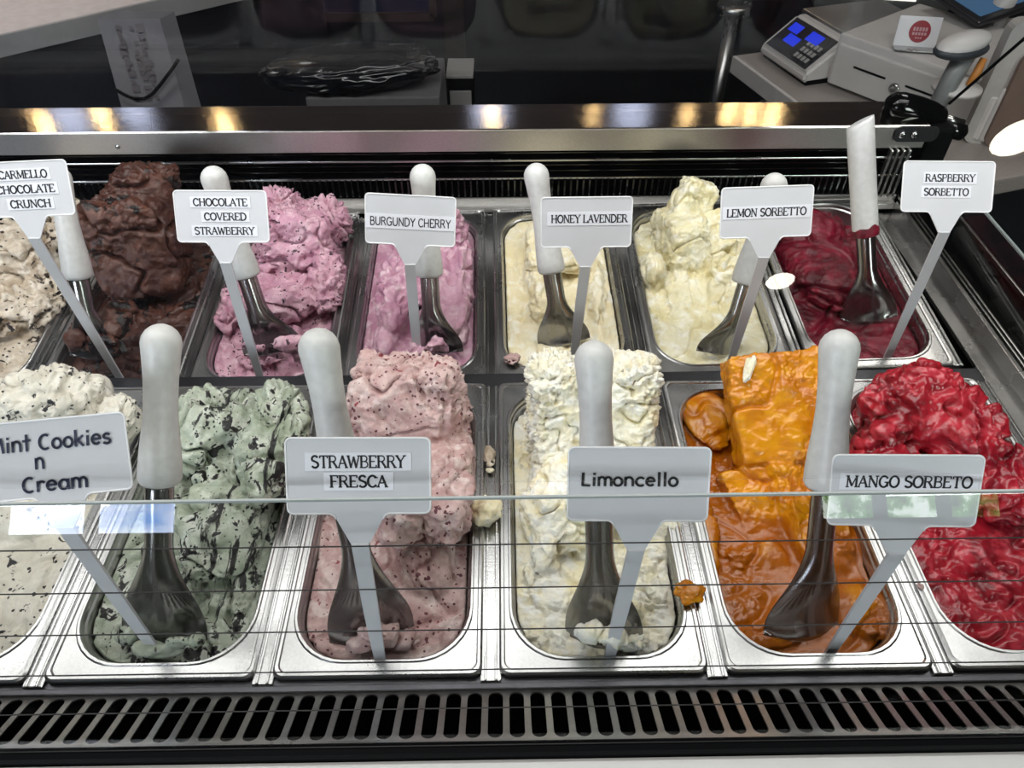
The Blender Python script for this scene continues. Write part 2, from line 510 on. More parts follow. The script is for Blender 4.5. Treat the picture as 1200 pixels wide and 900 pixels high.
fg = pane('front_glass', GT, GB, -.75, .64, .0015, M_GLASSLOW)
bm = bmesh.new(); bmbox(bm, (-.055, GT.y, GT.z + .0012), (1.39, .0016, .0022))
bmesh.ops.translate(bm, verts=bm.verts, vec=(0, -.3, -FLOOR)); frombm('polished_edge', bm, M_GLASSEDGE, fg)
for i in range(6):
    s_ = .0306 * (i + 1) * (gl_len / .186)
    p = GT + gd_n * s_ + gn * .0012
    bm = bmesh.new(); bmbox(bm, (-.055, p.y, p.z), (1.39, .0006, .0009))
    bmesh.ops.translate(bm, verts=bm.verts, vec=(0, -.3, -FLOOR)); frombm('wire', bm, M_WIRE, fg)
UP = Vector((0, .60, .80))
pane('upper_glass', GT + Vector((0, .010, .004)) + UP * .42, GT + Vector((0, .010, .004)), -.75, .64, .0015, M_GLASS)
RB = Vector((0, .775, .117)); RT = RB + Vector((0, -.60, .80)) * .5
pane('rear_glass', RT, RB, -1.25, .655, .003, M_GLASSREAR)
bm = bmesh.new(); tube(bm, [(.656, RB.y, RB.z + .005), (.656, RT.y, RT.z)], .0022, 6); casepart('glass_edge_seal', bm, M_BLACK)
# black hinge knob on the shelf end
p = at(1073, 130, y=.765)
bm = bmesh.new()
Mk = Matrix.Translation(p) @ Matrix.Rotation(math.radians(14), 4, 'Y') @ Matrix.Rotation(math.radians(90), 4, 'Y')
lathe(bm, [(.003, -.047), (.012, -.045), (.018, -.038), (.0205, -.026), (.0205, 0), (.019, .022), (.0155, .040), (.009, .047), (.003, .049)], 24, Mk)
kn = casepart('hinge_knob', bm, M_GLOSSBLACK, True)
bm = bmesh.new(); q = Mk @ Vector((0, 0, .045))
tube(bm, [Mk @ Vector((0, 0, .044)), Mk @ Vector((0, 0, .078))], .0062, 12); bmesh.ops.translate(bm, verts=bm.verts, vec=(0, -.3, -FLOOR)); frombm('hinge_pin', bm, M_RAIL, kn, True)
bm = bmesh.new(); lathe(bm, [(.009, .058), (.013, .062), (.013, .085), (.006, .092)], 20, Mk @ Matrix.Translation((.012, .0, 0)))
bmesh.ops.translate(bm, verts=bm.verts, vec=(0, -.3, -FLOOR)); frombm('hinge_cap', bm, M_GLOSSBLACK, kn, True)
bm = bmesh.new(); bmbox(bm, (.633, .757, .075), (.05, .05, .06), bev=.006); casepart('hinge_block', bm, M_BLACK)

# ------------------------------------------------------------------ steel pans
PW, PL = .1715, .337


def pan_mesh():
    bm = bmesh.new(); n = 8; hw = PW / 2
    def L(inset_x, inset_y, r, z): return [(x, y, z) for x, y in rrect(-hw + inset_x, hw - inset_x, inset_y, PL - inset_y, r, n)]
    loops = [L(.0012, .0012, .007, -.007), L(0, 0, .008, -.004), L(.0004, .0004, .008, -.0012), L(.002, .002, .008, 0.),
             L(.0042, .0042, .008, -.0002), L(.0052, .0052, .008, -.0014), L(.0085, .012, .047, -.0014),
             L(.0095, .0130, .047, -.0003), L(.0110, .0145, .047, -.0003), L(.0122, .0157, .046, -.0022), L(.0126, .0161, .046, -.006),
             L(.0140, .0175, .045, -.0075), L(.0150, .0185, .044, -.012), L(.020, .024, .040, -.11), L(.030, .034, .034, -.118)]
    loft(bm, loops, True)
    me = bpy.data.meshes.new('steel_pan'); bm.normal_update(); bm.to_mesh(me); bm.free()
    me.materials.append(M_PAN); me.shade_smooth(); me.set_sharp_from_angle(angle=math.radians(22))
    return me


pm = pan_mesh()
ROWF = [(-2.5, 'vanilla gelato with cookie crumbs'), (-1.5, 'pale green mint cookie gelato'), (-.5, 'speckled pink strawberry gelato'),
        (.5, 'off-white fluffy lemon cream gelato'), (1.5, 'orange mango sorbet'), (2.5, 'bright red berry sorbet')]
ROWB = [(-2.5, 'beige gelato with chocolate crunch'), (-1.5, 'dark brown chocolate gelato'), (-.5, 'black-flecked pink gelato'), (.5, 'mauve cherry gelato'),
        (1.5, 'smooth cream coloured gelato'), (2.5, 'yellowish white chunky sorbet'), (3.5, 'dark crimson sorbet')]
ROWB = [(k - 1, t) for k, t in ROWB]
GAPB = {-3: -.553 + .002, }
FM, BM = {}, {}
for k, t in ROWF:
    o = bpy.data.objects.new('steel_pan', pm); COL.objects.link(o)
    o.matrix_world = Matrix.Translation((X0 + k * P, .0015, .0005)); FM[k] = o.matrix_world.copy()
    tag(o, 'front row rectangular steel pan holding the ' + t, 'pan', 'steel gelato pans')
for k, t in ROWB:
    o = bpy.data.objects.new('steel_pan', pm); COL.objects.link(o)
    dx = {.5: -.002, 2.5: .004}.get(k, 0.)
    o.matrix_world = MB_ @ Matrix.Translation((k * P + dx, -.002, .0005)) ; BM[k] = o.matrix_world.copy()
    tag(o, 'back row rectangular steel pan holding the ' + t, 'pan', 'steel gelato pans')

# ------------------------------------------------------------------ gelato
rs = np.random.RandomState(7)
PERM = np.tile(rs.permutation(256), 3).astype(np.int64)
GRAD = rs.normal(size=(256, 3)); GRAD /= np.linalg.norm(GRAD, axis=1)[:, None]


def pnoise(p):
    i = np.floor(p).astype(np.int64); f = p - i; i &= 255
    u = f * f * f * (f * (f * 6 - 15) + 10); r = 0.
    for a in (0, 1):
        wx = u[:, 0] if a else 1 - u[:, 0]; ia = PERM[i[:, 0] + a]
        for b in (0, 1):
            wy = u[:, 1] if b else 1 - u[:, 1]; ib = PERM[ia + i[:, 1] + b]
            for c in (0, 1):
                wz = u[:, 2] if c else 1 - u[:, 2]; g = GRAD[PERM[ib + i[:, 2] + c]]
                r = r + wx * wy * wz * ((f - (a, b, c)) * g).sum(1)
    return r * 1.6


def fbm(p, o=4, gain=.5):
    r = 0; a = 1.
    for k in range(o): r = r + a * pnoise(p); p = p * 2.03 + 11.3; a *= gain
    return r


def prim(bm, kind, c, s, rot):
    M = Matrix.Translation(c) @ Euler([math.radians(a) for a in rot]).to_matrix().to_4x4()
    if kind == 'e':
        r = bmesh.ops.create_icosphere(bm, subdivisions=3, radius=1.)
        for v in r['verts']: v.co = M @ Vector((v.co.x * s[0], v.co.y * s[1], v.co.z * s[2]))
    elif kind == 'c':   # crisp slab
        vs = bmbox(bm, (0, 0, 0), (s[0] * 2, s[1] * 2, s[2] * 2), None, min(s) * .22, 2)
        for v in vs: v.co = M @ v.co
    else:   # superellipsoid: a soft edged block
        r = bmesh.ops.create_icosphere(bm, subdivisions=4, radius=1.)
        e = .30
        for v in r['verts']:
            q = v.co; m = (abs(q.x) ** (2 / e) + abs(q.y) ** (2 / e) + abs(q.z) ** (2 / e)) ** (e / 2)
            q = q / m
            v.co = M @ Vector((q.x * s[0], q.y * s[1], q.z * s[2]))


def gelato(label, panM, prims, mat, level=-.012, voxel=.0017, warp=(.006, 14), low=(.004, 30), ridge=(.0025, 55), fine=(.0009, 170),
           crack=(.004, 22), stretch=(1, 1, 1), seed=0, group=None, crumb=.0012):
    bm = bmesh.new()
    hw = PW / 2 - .0165
    for i in range(1):
        a = [bm.verts.new(panM @ Vector((x, y, -.05))) for x, y in rrect(-hw, hw, .0205, PL - .0205, .043, 8)]
        b = [bm.verts.new(panM @ Vector((x, y, level))) for x, y in rrect(-hw - .0007, hw + .0007, .020, PL - .020, .0435, 8)]
        n = len(a)
        for j in range(n): bm.faces.new((a[j], a[(j + 1) % n], b[(j + 1) % n], b[j]))
        bm.faces.new(a[::-1]); bm.faces.new(b)
    for k, c, s, r in prims: prim(bm, k, Vector(c), s, r)
    me = bpy.data.meshes.new('tmp'); bm.to_mesh(me); bm.free()
    o = bpy.data.objects.new('tmp', me); COL.objects.link(o)
    md = o.modifiers.new('r', 'REMESH'); md.mode = 'VOXEL'; md.voxel_size = voxel
    sm_ = o.modifiers.new('s', 'SMOOTH'); sm_.iterations = 2; sm_.factor = .5
    dg = bpy.context.evaluated_depsgraph_get()
    m2 = bpy.data.meshes.new_from_object(o.evaluated_get(dg)); bpy.data.objects.remove(o); bpy.data.meshes.remove(me)
    nv = len(m2.vertices); co = np.empty(nv * 3); m2.vertices.foreach_get('co', co); co = co.reshape(-1, 3)
    inv = np.array(panM.inverted()); loc = co @ inv[:3, :3].T + inv[:3, 3]
    nr = np.empty(nv * 3); m2.vertex_normals.foreach_get('vector', nr); nr = nr.reshape(-1, 3)
    k = np.clip((loc[:, 2] - (level - .006)) / .008, 0, 1)          # sides against the pan stay put
    edge = np.minimum(np.minimum(hw - np.abs(loc[:, 0]), loc[:, 1] - .02), PL - .02 - loc[:, 1])
    ke = np.clip(edge / .008, .15, 1); k2 = np.where(loc[:, 2] < 0.002, k * ke, k)
    q = loc + seed * 3.7
    qs = q * np.array(stretch)
    wv = np.stack([pnoise(q * warp[1] + 5.1), pnoise(q * warp[1] + 19.7), pnoise(q * warp[1] + 37.2)], 1)
    qw = qs + wv * .02
    d = 1.25 * low[0] * fbm(qw * low[1], 3)
    rf = np.clip((fbm(q * 15. + 2.2, 2) + .25) / .6, 0, 1); rf = .30 + rf * rf * (3 - 2 * rf)
    rg = fbm(qw * ridge[1] + 3.3, 3); d += ridge[0] * rf * (1 - 3.2 * np.abs(rg))
    d += crumb * rf * (np.abs(fbm(qw * 140. + 1.7, 3)) * 2.4 - .8)
    c1 = fbm(qw * crack[1] + 8.8, 2, .4); d -= 1.5 * crack[0] * np.exp(-(c1 / .07) ** 2)
    d += .0016 * fbm(q * 55. + 6.1, 2)
    d += fine[0] * rf * fbm(qw * fine[1], 2, .6)
    co += (nr * d[:, None] + np.array(panM)[:3, :3].dot((wv * warp[0] * np.clip(loc[:, 2:3] / .03, 0, 1)).T).T) * k2[:, None]
    # cut away everything far below the rim
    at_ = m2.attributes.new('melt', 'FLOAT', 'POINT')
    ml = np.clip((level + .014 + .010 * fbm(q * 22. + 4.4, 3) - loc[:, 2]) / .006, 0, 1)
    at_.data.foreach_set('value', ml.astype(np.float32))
    m2.vertices.foreach_set('co', co.ravel())
    bm = bmesh.new(); bm.from_mesh(m2)
    pl = panM @ Vector((0, 0, -.035)); pn = panM.to_3x3() @ Vector((0, 0, -1))
    bmesh.ops.bisect_plane(bm, geom=bm.verts[:] + bm.edges[:] + bm.faces[:], plane_co=pl, plane_no=pn, clear_outer=True)
    org = panM @ Vector((0, PL / 2, 0))
    bmesh.ops.translate(bm, verts=bm.verts, vec=-org)
    bm.to_mesh(m2); bm.free(); m2.name = 'gelato'
    o = link('gelato', m2, mat, None, True); o.location = org
    tag(o, label, 'ice cream', 'gelato in the pans')
    return o


def gmat(name, base, dark, light=None, rough=.5, sss=.05, flecks=None, specks=None, bumpd=.0009, bscale=350, wet=0., veins=None, syrup=None):
    """flecks: (colour, noise scale, threshold); specks: (colour, voronoi scale, radius)"""
    t = NT(name); v = t.pos()
    n1 = t.noise(v, 28., 4, .6, .6)
    c = t.mix(t.ramp(n1, [(.36, K0), (.62, K1)]), dark, base)
    if light:
        n2 = t.noise(v, 60., 4, .6, .4); c = t.mix(t.ramp(n2, [(.50, K0), (.66, K1)]), c, light)
    if veins:
        col, sc, th, vst = veins
        nv = t.noise(t.pos(vst), sc, 5, .62, 1.2); c = t.mix(t.ramp(nv, [(th, K0), (th + .035, K1)]), c, col)
    if flecks:
        col, sc, th = flecks
        n3 = t.noise(v, sc, 4, .6, .8); c = t.mix(t.ramp(n3, [(th, K0), (th + .03, K1)]), c, col)
    if specks:
        col, sc, rd = specks
        vo = t.n('ShaderNodeTexVoronoi', Scale=sc); t.l(v, vo.inputs['Vector'])
        nd = t.noise(v, sc * 1.7, 2); dd = t.n('ShaderNodeMath', operation='ADD'); t.l(vo.outputs['Distance'], dd.inputs[0])
        nm = t.noise(v, 34., 3); m1 = t.n('ShaderNodeMath', operation='MULTIPLY_ADD'); t.l(nd, m1.inputs[0]); m1.inputs[1].default_value = .55; m1.inputs[2].default_value = -.26
        m2_ = t.n('ShaderNodeMath', operation='MULTIPLY_ADD'); t.l(nm, m2_.inputs[0]); m2_.inputs[1].default_value = -.9; m2_.inputs[2].default_value = .46; 
        m3_ = t.n('ShaderNodeMath', operation='ADD'); t.l(m1.outputs[0], m3_.inputs[0]); t.l(m2_.outputs[0], m3_.inputs[1]); t.l(m3_.outputs[0], dd.inputs[1])
        c = t.mix(t.ramp(dd.outputs[0], [(rd, K1), (rd + .05, K0)]), c, col)
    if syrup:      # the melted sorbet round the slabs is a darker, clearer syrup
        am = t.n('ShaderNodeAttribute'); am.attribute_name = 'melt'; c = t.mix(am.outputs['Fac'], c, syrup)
    hb = t.noise(v, bscale, 5, .65); hb2 = t.noise(v, bscale * .3, 4, .6, .5)
    nb = t.bump(hb2, bumpd * 2.2, .9, t.bump(hb, bumpd, 1.))
    rg = rough
    if wet:
        n4 = t.noise(v, 22., 3); mr = t.n('ShaderNodeMapRange'); t.l(n4, mr.inputs[0])
        mr.inputs[1].default_value = .4; mr.inputs[2].default_value = .6; mr.inputs[3].default_value = rough; mr.inputs[4].default_value = wet; rg = mr.outputs[0]
    t.set(Base_Color=c, Roughness=rg, Subsurface_Weight=sss, Subsurface_Scale=.006, Normal=nb)
    if wet and wet < .2: t.set(Coat_Weight=.35, Coat_Roughness=.2, Coat_IOR=1.4)
    t.b.inputs['Subsurface Radius'].default_value = (1., .6, .4)
    return t.m


BK = lin(22, 20, 22)
G_COOKIE = gmat('vanilla_cookie_gelato', lin(228, 224, 212), lin(205, 200, 186), flecks=(BK, 70., .63), specks=(lin(40, 36, 36), 130., .16))
G_MINT = gmat('mint_cookie_gelato', lin(180, 187, 172), lin(146, 157, 136), lin(210, 214, 203), flecks=(BK, 60., .585), specks=(lin(38, 42, 38), 190., .15),
              veins=(lin(30, 30, 30), 22., .575, (2.2, .55, 1)))
G_STRAW = gmat('strawberry_gelato', lin(208, 180, 176), lin(182, 144, 142), lin(224, 204, 200), specks=(lin(96, 44, 54), 170., .17), flecks=(lin(140, 52, 62), 52., .655))
G_LIMON = gmat('lemon_cream_gelato', lin(248, 246, 234), lin(246, 236, 200), lin(252, 251, 244), bumpd=.0016, bscale=260)
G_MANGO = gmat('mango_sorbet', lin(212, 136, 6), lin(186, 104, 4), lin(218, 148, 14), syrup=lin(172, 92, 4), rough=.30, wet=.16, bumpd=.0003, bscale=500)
G_RASP = gmat('red_berry_sorbet', lin(176, 34, 50), lin(122, 14, 30), lin(196, 62, 76), rough=.24, wet=.10, bumpd=.0004)
G_CARM = gmat('chocolate_crunch_gelato', lin(216, 204, 186), lin(176, 158, 136), lin(234, 226, 212), flecks=(lin(46, 36, 32), 40., .60), specks=(lin(60, 48, 42), 110., .14), rough=.35)
G_CHOC = gmat('chocolate_gelato', lin(98, 62, 50), lin(64, 36, 30), flecks=(lin(22, 15, 15), 27., .565), rough=.42, wet=.22, sss=.03)
G_CCS = gmat('flecked_pink_gelato', lin(210, 166, 182), lin(190, 136, 158), lin(224, 188, 200), flecks=(lin(44, 22, 38), 75., .625), specks=(lin(60, 30, 46), 160., .15))
G_BURG = gmat('cherry_gelato', lin(206, 162, 180), lin(180, 126, 150), lin(226, 196, 206), flecks=(lin(90, 20, 50), 42., .71), rough=.4)
G_HONEY = gmat('honey_cream_gelato', lin(242, 232, 200), lin(230, 216, 174), lin(250, 245, 228), rough=.4)
G_LEMON = gmat('lemon_sorbet', lin(240, 234, 204), lin(226, 214, 166), lin(248, 245, 230), rough=.35, wet=.2)
G_RASPB = gmat('crimson_sorbet', lin(112, 10, 36), lin(76, 5, 22), lin(136, 26, 50), rough=.38, wet=.25, sss=.12)


def pc(px, py, y): return at(px, py, y=y)


def pz(px, py, z): return at(px, py, z=z)


g = []
# front row -------------------------------------------------------------
gelato('black-speckled white gelato heaped in the front left corner pan', FM[-2.5],
       [('b', pc(40, 490, .27), (.072, .045, .036), (-28, 0, 4)), ('e', pc(70, 470, .28), (.05, .035, .045), (0, 0, 10)),
        ('e', pc(30, 660, .14), (.045, .06, .022), (0, 0, 10)), ('e', pc(40, 590, .19), (.06, .05, .025), (0, 0, 0)), ('e', pc(135, 500, .255), (.02, .04, .02), (0, 0, 0))],
       G_COOKIE, low=(.003, 30), ridge=(.002, 50), seed=1, stretch=(1, .6, 1))
gelato('pale green mint gelato streaked with black cookie crumbs', FM[-1.5],
       [('b', pc(280, 500, .265), (.065, .042, .026), (-14, 0, 0)), ('e', pc(320, 515, .235), (.034, .085, .034), (-8, 0, 6)), ('e', pc(235, 505, .25), (.034, .05, .034), (0, 0, -8)),
        ('e', pc(265, 600, .165), (.042, .085, .030), (-8, 0, 10)), ('e', pc(270, 690, .095), (.032, .038, .026), (0, 0, 20)), ('e', pc(190, 640, .145), (.025, .05, .018), (0, 0, 0)),
        ('e', pc(150, 760, .045), (.009, .008, .008), (0, 0, 0)), ('e', pc(230, 745, .05), (.03, .02, .010), (0, 0, 0)), ('e', pc(215, 750, .030), (.016, .008, .009), (0, 0, 0)), ('e', pc(190, 762, .026), (.02, .007, .007), (0, 0, 0)), ('e', pc(150, 742, .040), (.010, .009, .010), (0, 0, 0))],
       G_MINT, ridge=(.0034, 50), low=(.005, 32), fine=(.0013, 150), crack=(.007, 20), seed=2, stretch=(1, .7, 1), voxel=.0016)
gelato('dusty pink strawberry gelato with dark seeds, piled high at its back', FM[-.5],
       [('b', pc(478, 475, .265), (.052, .045, .048), (-30, 0, -4)), ('e', pc(478, 448, .285), (.036, .030, .034), (0, 0, 0)), ('e', pc(520, 480, .26), (.028, .05, .044), (-10, 0, 0)),
        ('b', pc(505, 560, .185), (.040, .075, .026), (-16, 0, -3)), ('e', pc(425, 540, .22), (.04, .05, .03), (0, 0, 0)), ('e', pc(500, 650, .125), (.030, .05, .026), (-8, 0, 12)), ('e', pc(490, 705, .085), (.022, .035, .02), (0, 0, 0)),
        ('e', pc(385, 645, .145), (.018, .04, .028), (0, 0, 10)), ('e', pc(375, 620, .17), (.012, .04, .03), (0, 0, 0)), ('e', pc(430, 755, .045), (.03, .012, .008), (0, 0, 0)), ('e', pc(440, 748, .030), (.020, .009, .012), (0, 0, 0)), ('e', pc(420, 755, .028), (.014, .008, .008), (0, 0, 0)), ('e', pc(470, 752, .034), (.016, .008, .008), (0, 0, 0))],
       G_STRAW, low=(.004, 32), ridge=(.0028, 55), crack=(.005, 24), seed=3, voxel=.0016)
gelato('tall fluffy off-white gelato block towering over its pan', FM[.5],
       [('b', pc(690, 500, .255), (.062, .048, .066), (-33, 0, 0)), ('e', pc(650, 440, .295), (.028, .022, .026), (0, 0, 0)), ('b', pc(648, 490, .255), (.022, .045, .062), (-30, 0, 4)), ('b', pc(738, 480, .265), (.024, .04, .056), (-30, 0, -4)),
        ('e', pc(655, 600, .16), (.038, .045, .042), (-10, 0, 0)), ('e', pc(690, 570, .18), (.055, .04, .04), (0, 0, 0)), ('e', pc(740, 640, .14), (.02, .035, .022), (0, 0, 0)), ('e', pc(765, 655, .125), (.024, .024, .022), (0, 0, 0)), ('e', pc(785, 620, .15), (.016, .02, .018), (0, 0, 0)),
        ('e', pc(640, 690, .09), (.03, .04, .014), (0, 0, 0)), ('e', pc(680, 735, .055), (.02, .02, .012), (0, 0, 0)), ('e', pc(730, 725, .06), (.018, .016, .018), (0, 0, 0)), ('e', pc(745, 740, .05), (.018, .014, .014), (0, 0, 0)), ('e', pc(700, 742, .026), (.020, .008, .012), (0, 0, 0)), ('e', pc(735, 752, .028), (.018, .008, .010), (0, 0, 0)), ('e', pc(640, 640, .125), (.012, .03, .022), (0, 0, 0)), ('e', pc(765, 700, .08), (.016, .03, .014), (0, 0, 0)), ('b', pc(655, 735, .055), (.014, .016, .012), (0, 0, 30))],
       G_LIMON, low=(.003, 40), ridge=(.0030, 75), fine=(.0016, 190), crack=(.0045, 30), seed=4, voxel=.0015, crumb=.0020)
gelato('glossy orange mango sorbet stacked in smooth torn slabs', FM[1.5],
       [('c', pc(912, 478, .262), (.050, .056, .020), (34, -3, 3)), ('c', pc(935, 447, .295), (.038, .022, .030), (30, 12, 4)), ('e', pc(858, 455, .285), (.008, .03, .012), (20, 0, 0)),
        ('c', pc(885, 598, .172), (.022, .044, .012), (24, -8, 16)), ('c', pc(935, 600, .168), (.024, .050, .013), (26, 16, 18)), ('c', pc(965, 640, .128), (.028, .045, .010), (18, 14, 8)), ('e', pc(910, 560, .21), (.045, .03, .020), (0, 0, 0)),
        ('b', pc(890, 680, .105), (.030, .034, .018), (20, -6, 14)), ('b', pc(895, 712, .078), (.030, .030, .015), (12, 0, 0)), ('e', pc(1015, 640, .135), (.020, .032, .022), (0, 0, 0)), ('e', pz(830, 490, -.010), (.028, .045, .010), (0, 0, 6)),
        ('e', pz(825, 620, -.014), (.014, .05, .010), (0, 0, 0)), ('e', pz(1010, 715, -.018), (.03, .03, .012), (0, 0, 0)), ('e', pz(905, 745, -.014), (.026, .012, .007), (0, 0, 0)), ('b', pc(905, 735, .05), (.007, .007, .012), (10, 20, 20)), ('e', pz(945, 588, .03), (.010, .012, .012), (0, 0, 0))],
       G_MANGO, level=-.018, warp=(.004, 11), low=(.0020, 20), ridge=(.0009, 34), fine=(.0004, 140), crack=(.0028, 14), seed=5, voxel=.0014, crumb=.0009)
gelato('bright red lumpy berry sorbet heaped in the front right pan', FM[2.5],
       [('e', pc(1080, 480, .265), (.062, .040, .040), (0, 0, 0)), ('e', pc(1075, 455, .285), (.045, .022, .034), (0, 0, 0)), ('e', pc(1125, 500, .24), (.04, .06, .040), (0, 0, 0)), ('e', pc(1040, 540, .215), (.036, .05, .02), (0, 0, 0)),
        ('e', pc(1160, 560, .19), (.04, .05, .028), (0, 0, 0)), ('e', pc(1192, 545, .195), (.016, .018, .018), (0, 0, 0)), ('e', pc(1110, 640, .14), (.05, .045, .024), (10, 0, 0)), ('e', pc(1160, 680, .115), (.04, .04, .018), (0, 0, -30)), ('e', pc(1035, 520, .23), (.014, .014, .026), (0, 0, 0))],
       G_RASP, low=(.005, 30), ridge=(.0028, 42), fine=(.0006, 130), crack=(.006, 20), seed=6, voxel=.0015, crumb=.0004)
# back row --------------------------------------------------------------
gelato('beige gelato with dark crunch bits below the leftmost sign', BM[-3.5],
       [('b', pc(30, 300, .60), (.05, .06, .036), (-15, 0, 0)), ('e', pc(20, 350, .53), (.05, .07, .028), (0, 0, 0)), ('e', pc(80, 250, .655), (.03, .02, .02), (0, 0, 0)), ('e', pc(60, 350, .53), (.02, .06, .02), (0, 0, 0))],
       G_CARM, seed=8, voxel=.0019, low=(.006, 30), ridge=(.003, 45), crack=(.007, 20))
gelato('tall dark brown chocolate gelato with fudgy black streaks', BM[-2.5],
       [('b', pc(162, 285, .585), (.056, .046, .064), (-14, 0, 8)), ('b', pc(178, 235, .625), (.040, .030, .042), (-14, 0, 0)), ('e', pc(140, 240, .62), (.03, .03, .03), (0, 0, 0)),
        ('e', pc(190, 260, .61), (.03, .03, .05), (0, 0, 0)), ('e', pc(190, 400, .475), (.045, .05, .012), (0, 0, 0)), ('e', pc(100, 390, .46), (.025, .03, .012), (0, 0, 0)), ('e', pc(120, 405, .405), (.022, .009, .016), (0, 0, 0)), ('e', pc(92, 400, .41), (.014, .012, .016), (0, 0, 0)), ('e', pc(140, 372, .45), (.02, .03, .016), (0, 0, 0))],
       G_CHOC, level=-.022, seed=9, voxel=.0019, low=(.0035, 28), ridge=(.0022, 40), crack=(.008, 18))
gelato('pink gelato with black chocolate flecks, heaped behind the sign', BM[-1.5],
       [('b', pc(350, 275, .62), (.052, .055, .040), (-18, 0, 0)), ('e', pc(385, 260, .645), (.03, .035, .035), (0, 0, 0)), ('e', pc(330, 250, .655), (.035, .03, .038), (0, 0, 0)), ('b', pc(325, 345, .53), (.048, .06, .020), (-16, 0, 12)),
        ('e', pc(385, 330, .54), (.022, .06, .026), (0, 0, 0)), ('e', pc(275, 360, .51), (.02, .05, .02), (0, 0, 0)), ('e', pc(340, 400, .455), (.02, .02, .02), (0, 0, 0)), ('e', pc(305, 420, .42), (.03, .015, .006), (0, 0, 0)), ('e', pc(300, 408, .405), (.016, .008, .008), (0, 0, 0)), ('e', pc(335, 402, .405), (.020, .008, .009), (0, 0, 10)), ('e', pc(352, 415, .41), (.012, .010, .010), (0, 0, 0))],
       G_CCS, seed=10, voxel=.0019, low=(.004, 34), ridge=(.0032, 55), crack=(.006, 24))
gelato('mauve pink cherry gelato with smooth scraped hollow sides', BM[-0.5],
       [('b', pc(525, 340, .53), (.030, .10, .022), (-2, 0, 0)), ('e', pc(520, 270, .63), (.034, .03, .034), (0, 0, 0)), ('e', pc(462, 340, .53), (.022, .085, .022), (0, 0, 4)), ('e', pc(455, 395, .46), (.018, .04, .02), (0, 0, 0)), ('e', pc(485, 320, .56), (.03, .07, .02), (0, 0, 0)), ('e', pc(512, 405, .403), (.014, .007, .011), (0, 0, 0)), ('e', pc(488, 412, .405), (.014, .008, .008), (0, 0, 0)), ('e', pc(540, 330, .54), (.012, .07, .026), (0, 0, 0))],
       G_BURG, seed=11, voxel=.0018, low=(.003, 34), ridge=(.0030, 50), crack=(.005, 22), stretch=(1, .5, 1))
gelato('smooth cream coloured gelato with a curled ridge on its right', BM[0.5],
       [('e', pc(697, 340, .54), (.014, .075, .022), (0, 0, -3)), ('e', pc(700, 385, .49), (.016, .03, .022), (0, 0, 0)), ('e', pc(630, 330, .55), (.016, .095, .020), (0, 0, 2)), ('b', pc(650, 290, .6), (.04, .05, .012), (0, 0, 0))],
       G_HONEY, level=-.009, seed=12, voxel=.0018, low=(.0012, 34), ridge=(.0024, 50), crack=(.003, 22), stretch=(1, .6, 1))
gelato('chunky pale yellow sorbet piled in broken blocks', BM[1.5],
       [('b', pc(797, 285, .61), (.030, .048, .040), (-14, 0, 10)), ('b', pc(812, 238, .645), (.028, .018, .034), (-20, 24, 0)), ('c', pc(843, 275, .61), (.048, .028, .016), (24, -20, 14)), ('b', pc(803, 352, .53), (.032, .05, .020), (14, 10, -10)),
        ('c', pc(848, 345, .535), (.026, .048, .022), (34, 6, -4)), ('e', pc(765, 320, .56), (.018, .03, .03), (0, 0, 0)), ('e', pc(780, 385, .475), (.03, .05, .014), (0, 0, 0)), ('e', pc(893, 395, .46), (.02, .04, .012), (0, 0, 0)), ('e', pc(870, 290, .6), (.03, .03, .03), (0, 0, 0))],
       G_LEMON, level=-.015, seed=13, voxel=.0017, warp=(.006, 16), low=(.0020, 36), ridge=(.0011, 60), crack=(.0030, 22), crumb=.0006)
gelato('dark crimson sorbet, low and smooth, in the back right pan', BM[2.5],
       [('e', pc(960, 310, .575), (.05, .10, .030), (0, 0, 0)), ('e', pc(985, 345, .53), (.03, .035, .026), (0, 0, 0)), ('e', pc(1040, 395, .46), (.035, .02, .016), (0, 0, 0)), ('e', pc(950, 270, .63), (.05, .04, .028), (0, 0, 0)), ('e', pc(1030, 388, .455), (.026, .010, .012), (0, 0, 12)), ('e', pc(1000, 395, .45), (.02, .010, .008), (0, 0, 0))],
       G_RASPB, level=-.020, seed=14, voxel=.0019, low=(.003, 20), ridge=(.0008, 34), crack=(.005, 12), crumb=.0002)

# crumbs fallen between the pans
def crumb(label, px, py, z, s, mat, seed):
    c = at(px, py, z=z)
    bm = bmesh.new(); bmesh.ops.create_icosphere(bm, subdivisions=4, radius=1.)
    co = np.array([v.co[:] for v in bm.verts]); d = 1 + .35 * fbm(co * 1.3 + seed * 5.1, 3) + .12 * fbm(co * 5 + seed, 2)
    for v, k in zip(bm.verts, d): v.co = Vector((v.co.x * s[0], v.co.y * s[1], v.co.z * s[2])) * float(k)
    o = frombm('gelato_crumb', bm, mat, None, True); o.location = c + Vector((0, 0, s[2] * .8))
    tag(o, label, 'crumb', 'gelato crumbs fallen on the pans'); return o


crumb('pale yellow crumb the size of a walnut fallen between the pink and off-white pans', 569, 606, .002, (.015, .014, .012), G_HONEY, 1)
crumb('orange star-shaped crumb fallen on the rim of the off-white gelato pan', 808, 697, .001, (.012, .011, .005), G_MANGO, 2)
crumb('small beige crumb on the bar between pink and off-white front pans', 574, 537, .002, (.006, .012, .004), G_CARM, 3)
crumb('tiny white crumb just below the beige crumb between front pans', 574, 552, .001, (.004, .003, .002), G_LIMON, 6)
crumb('small dusky pink crumb on the corner of the smooth cream pan', 600, 424, -.022, (.010, .008, .006), G_STRAW, 4)
crumb('tiny pinkish drop on the bar left of the front red sorbet', 1078, 688, .001, (.003, .003, .0015), G_STRAW, 5)

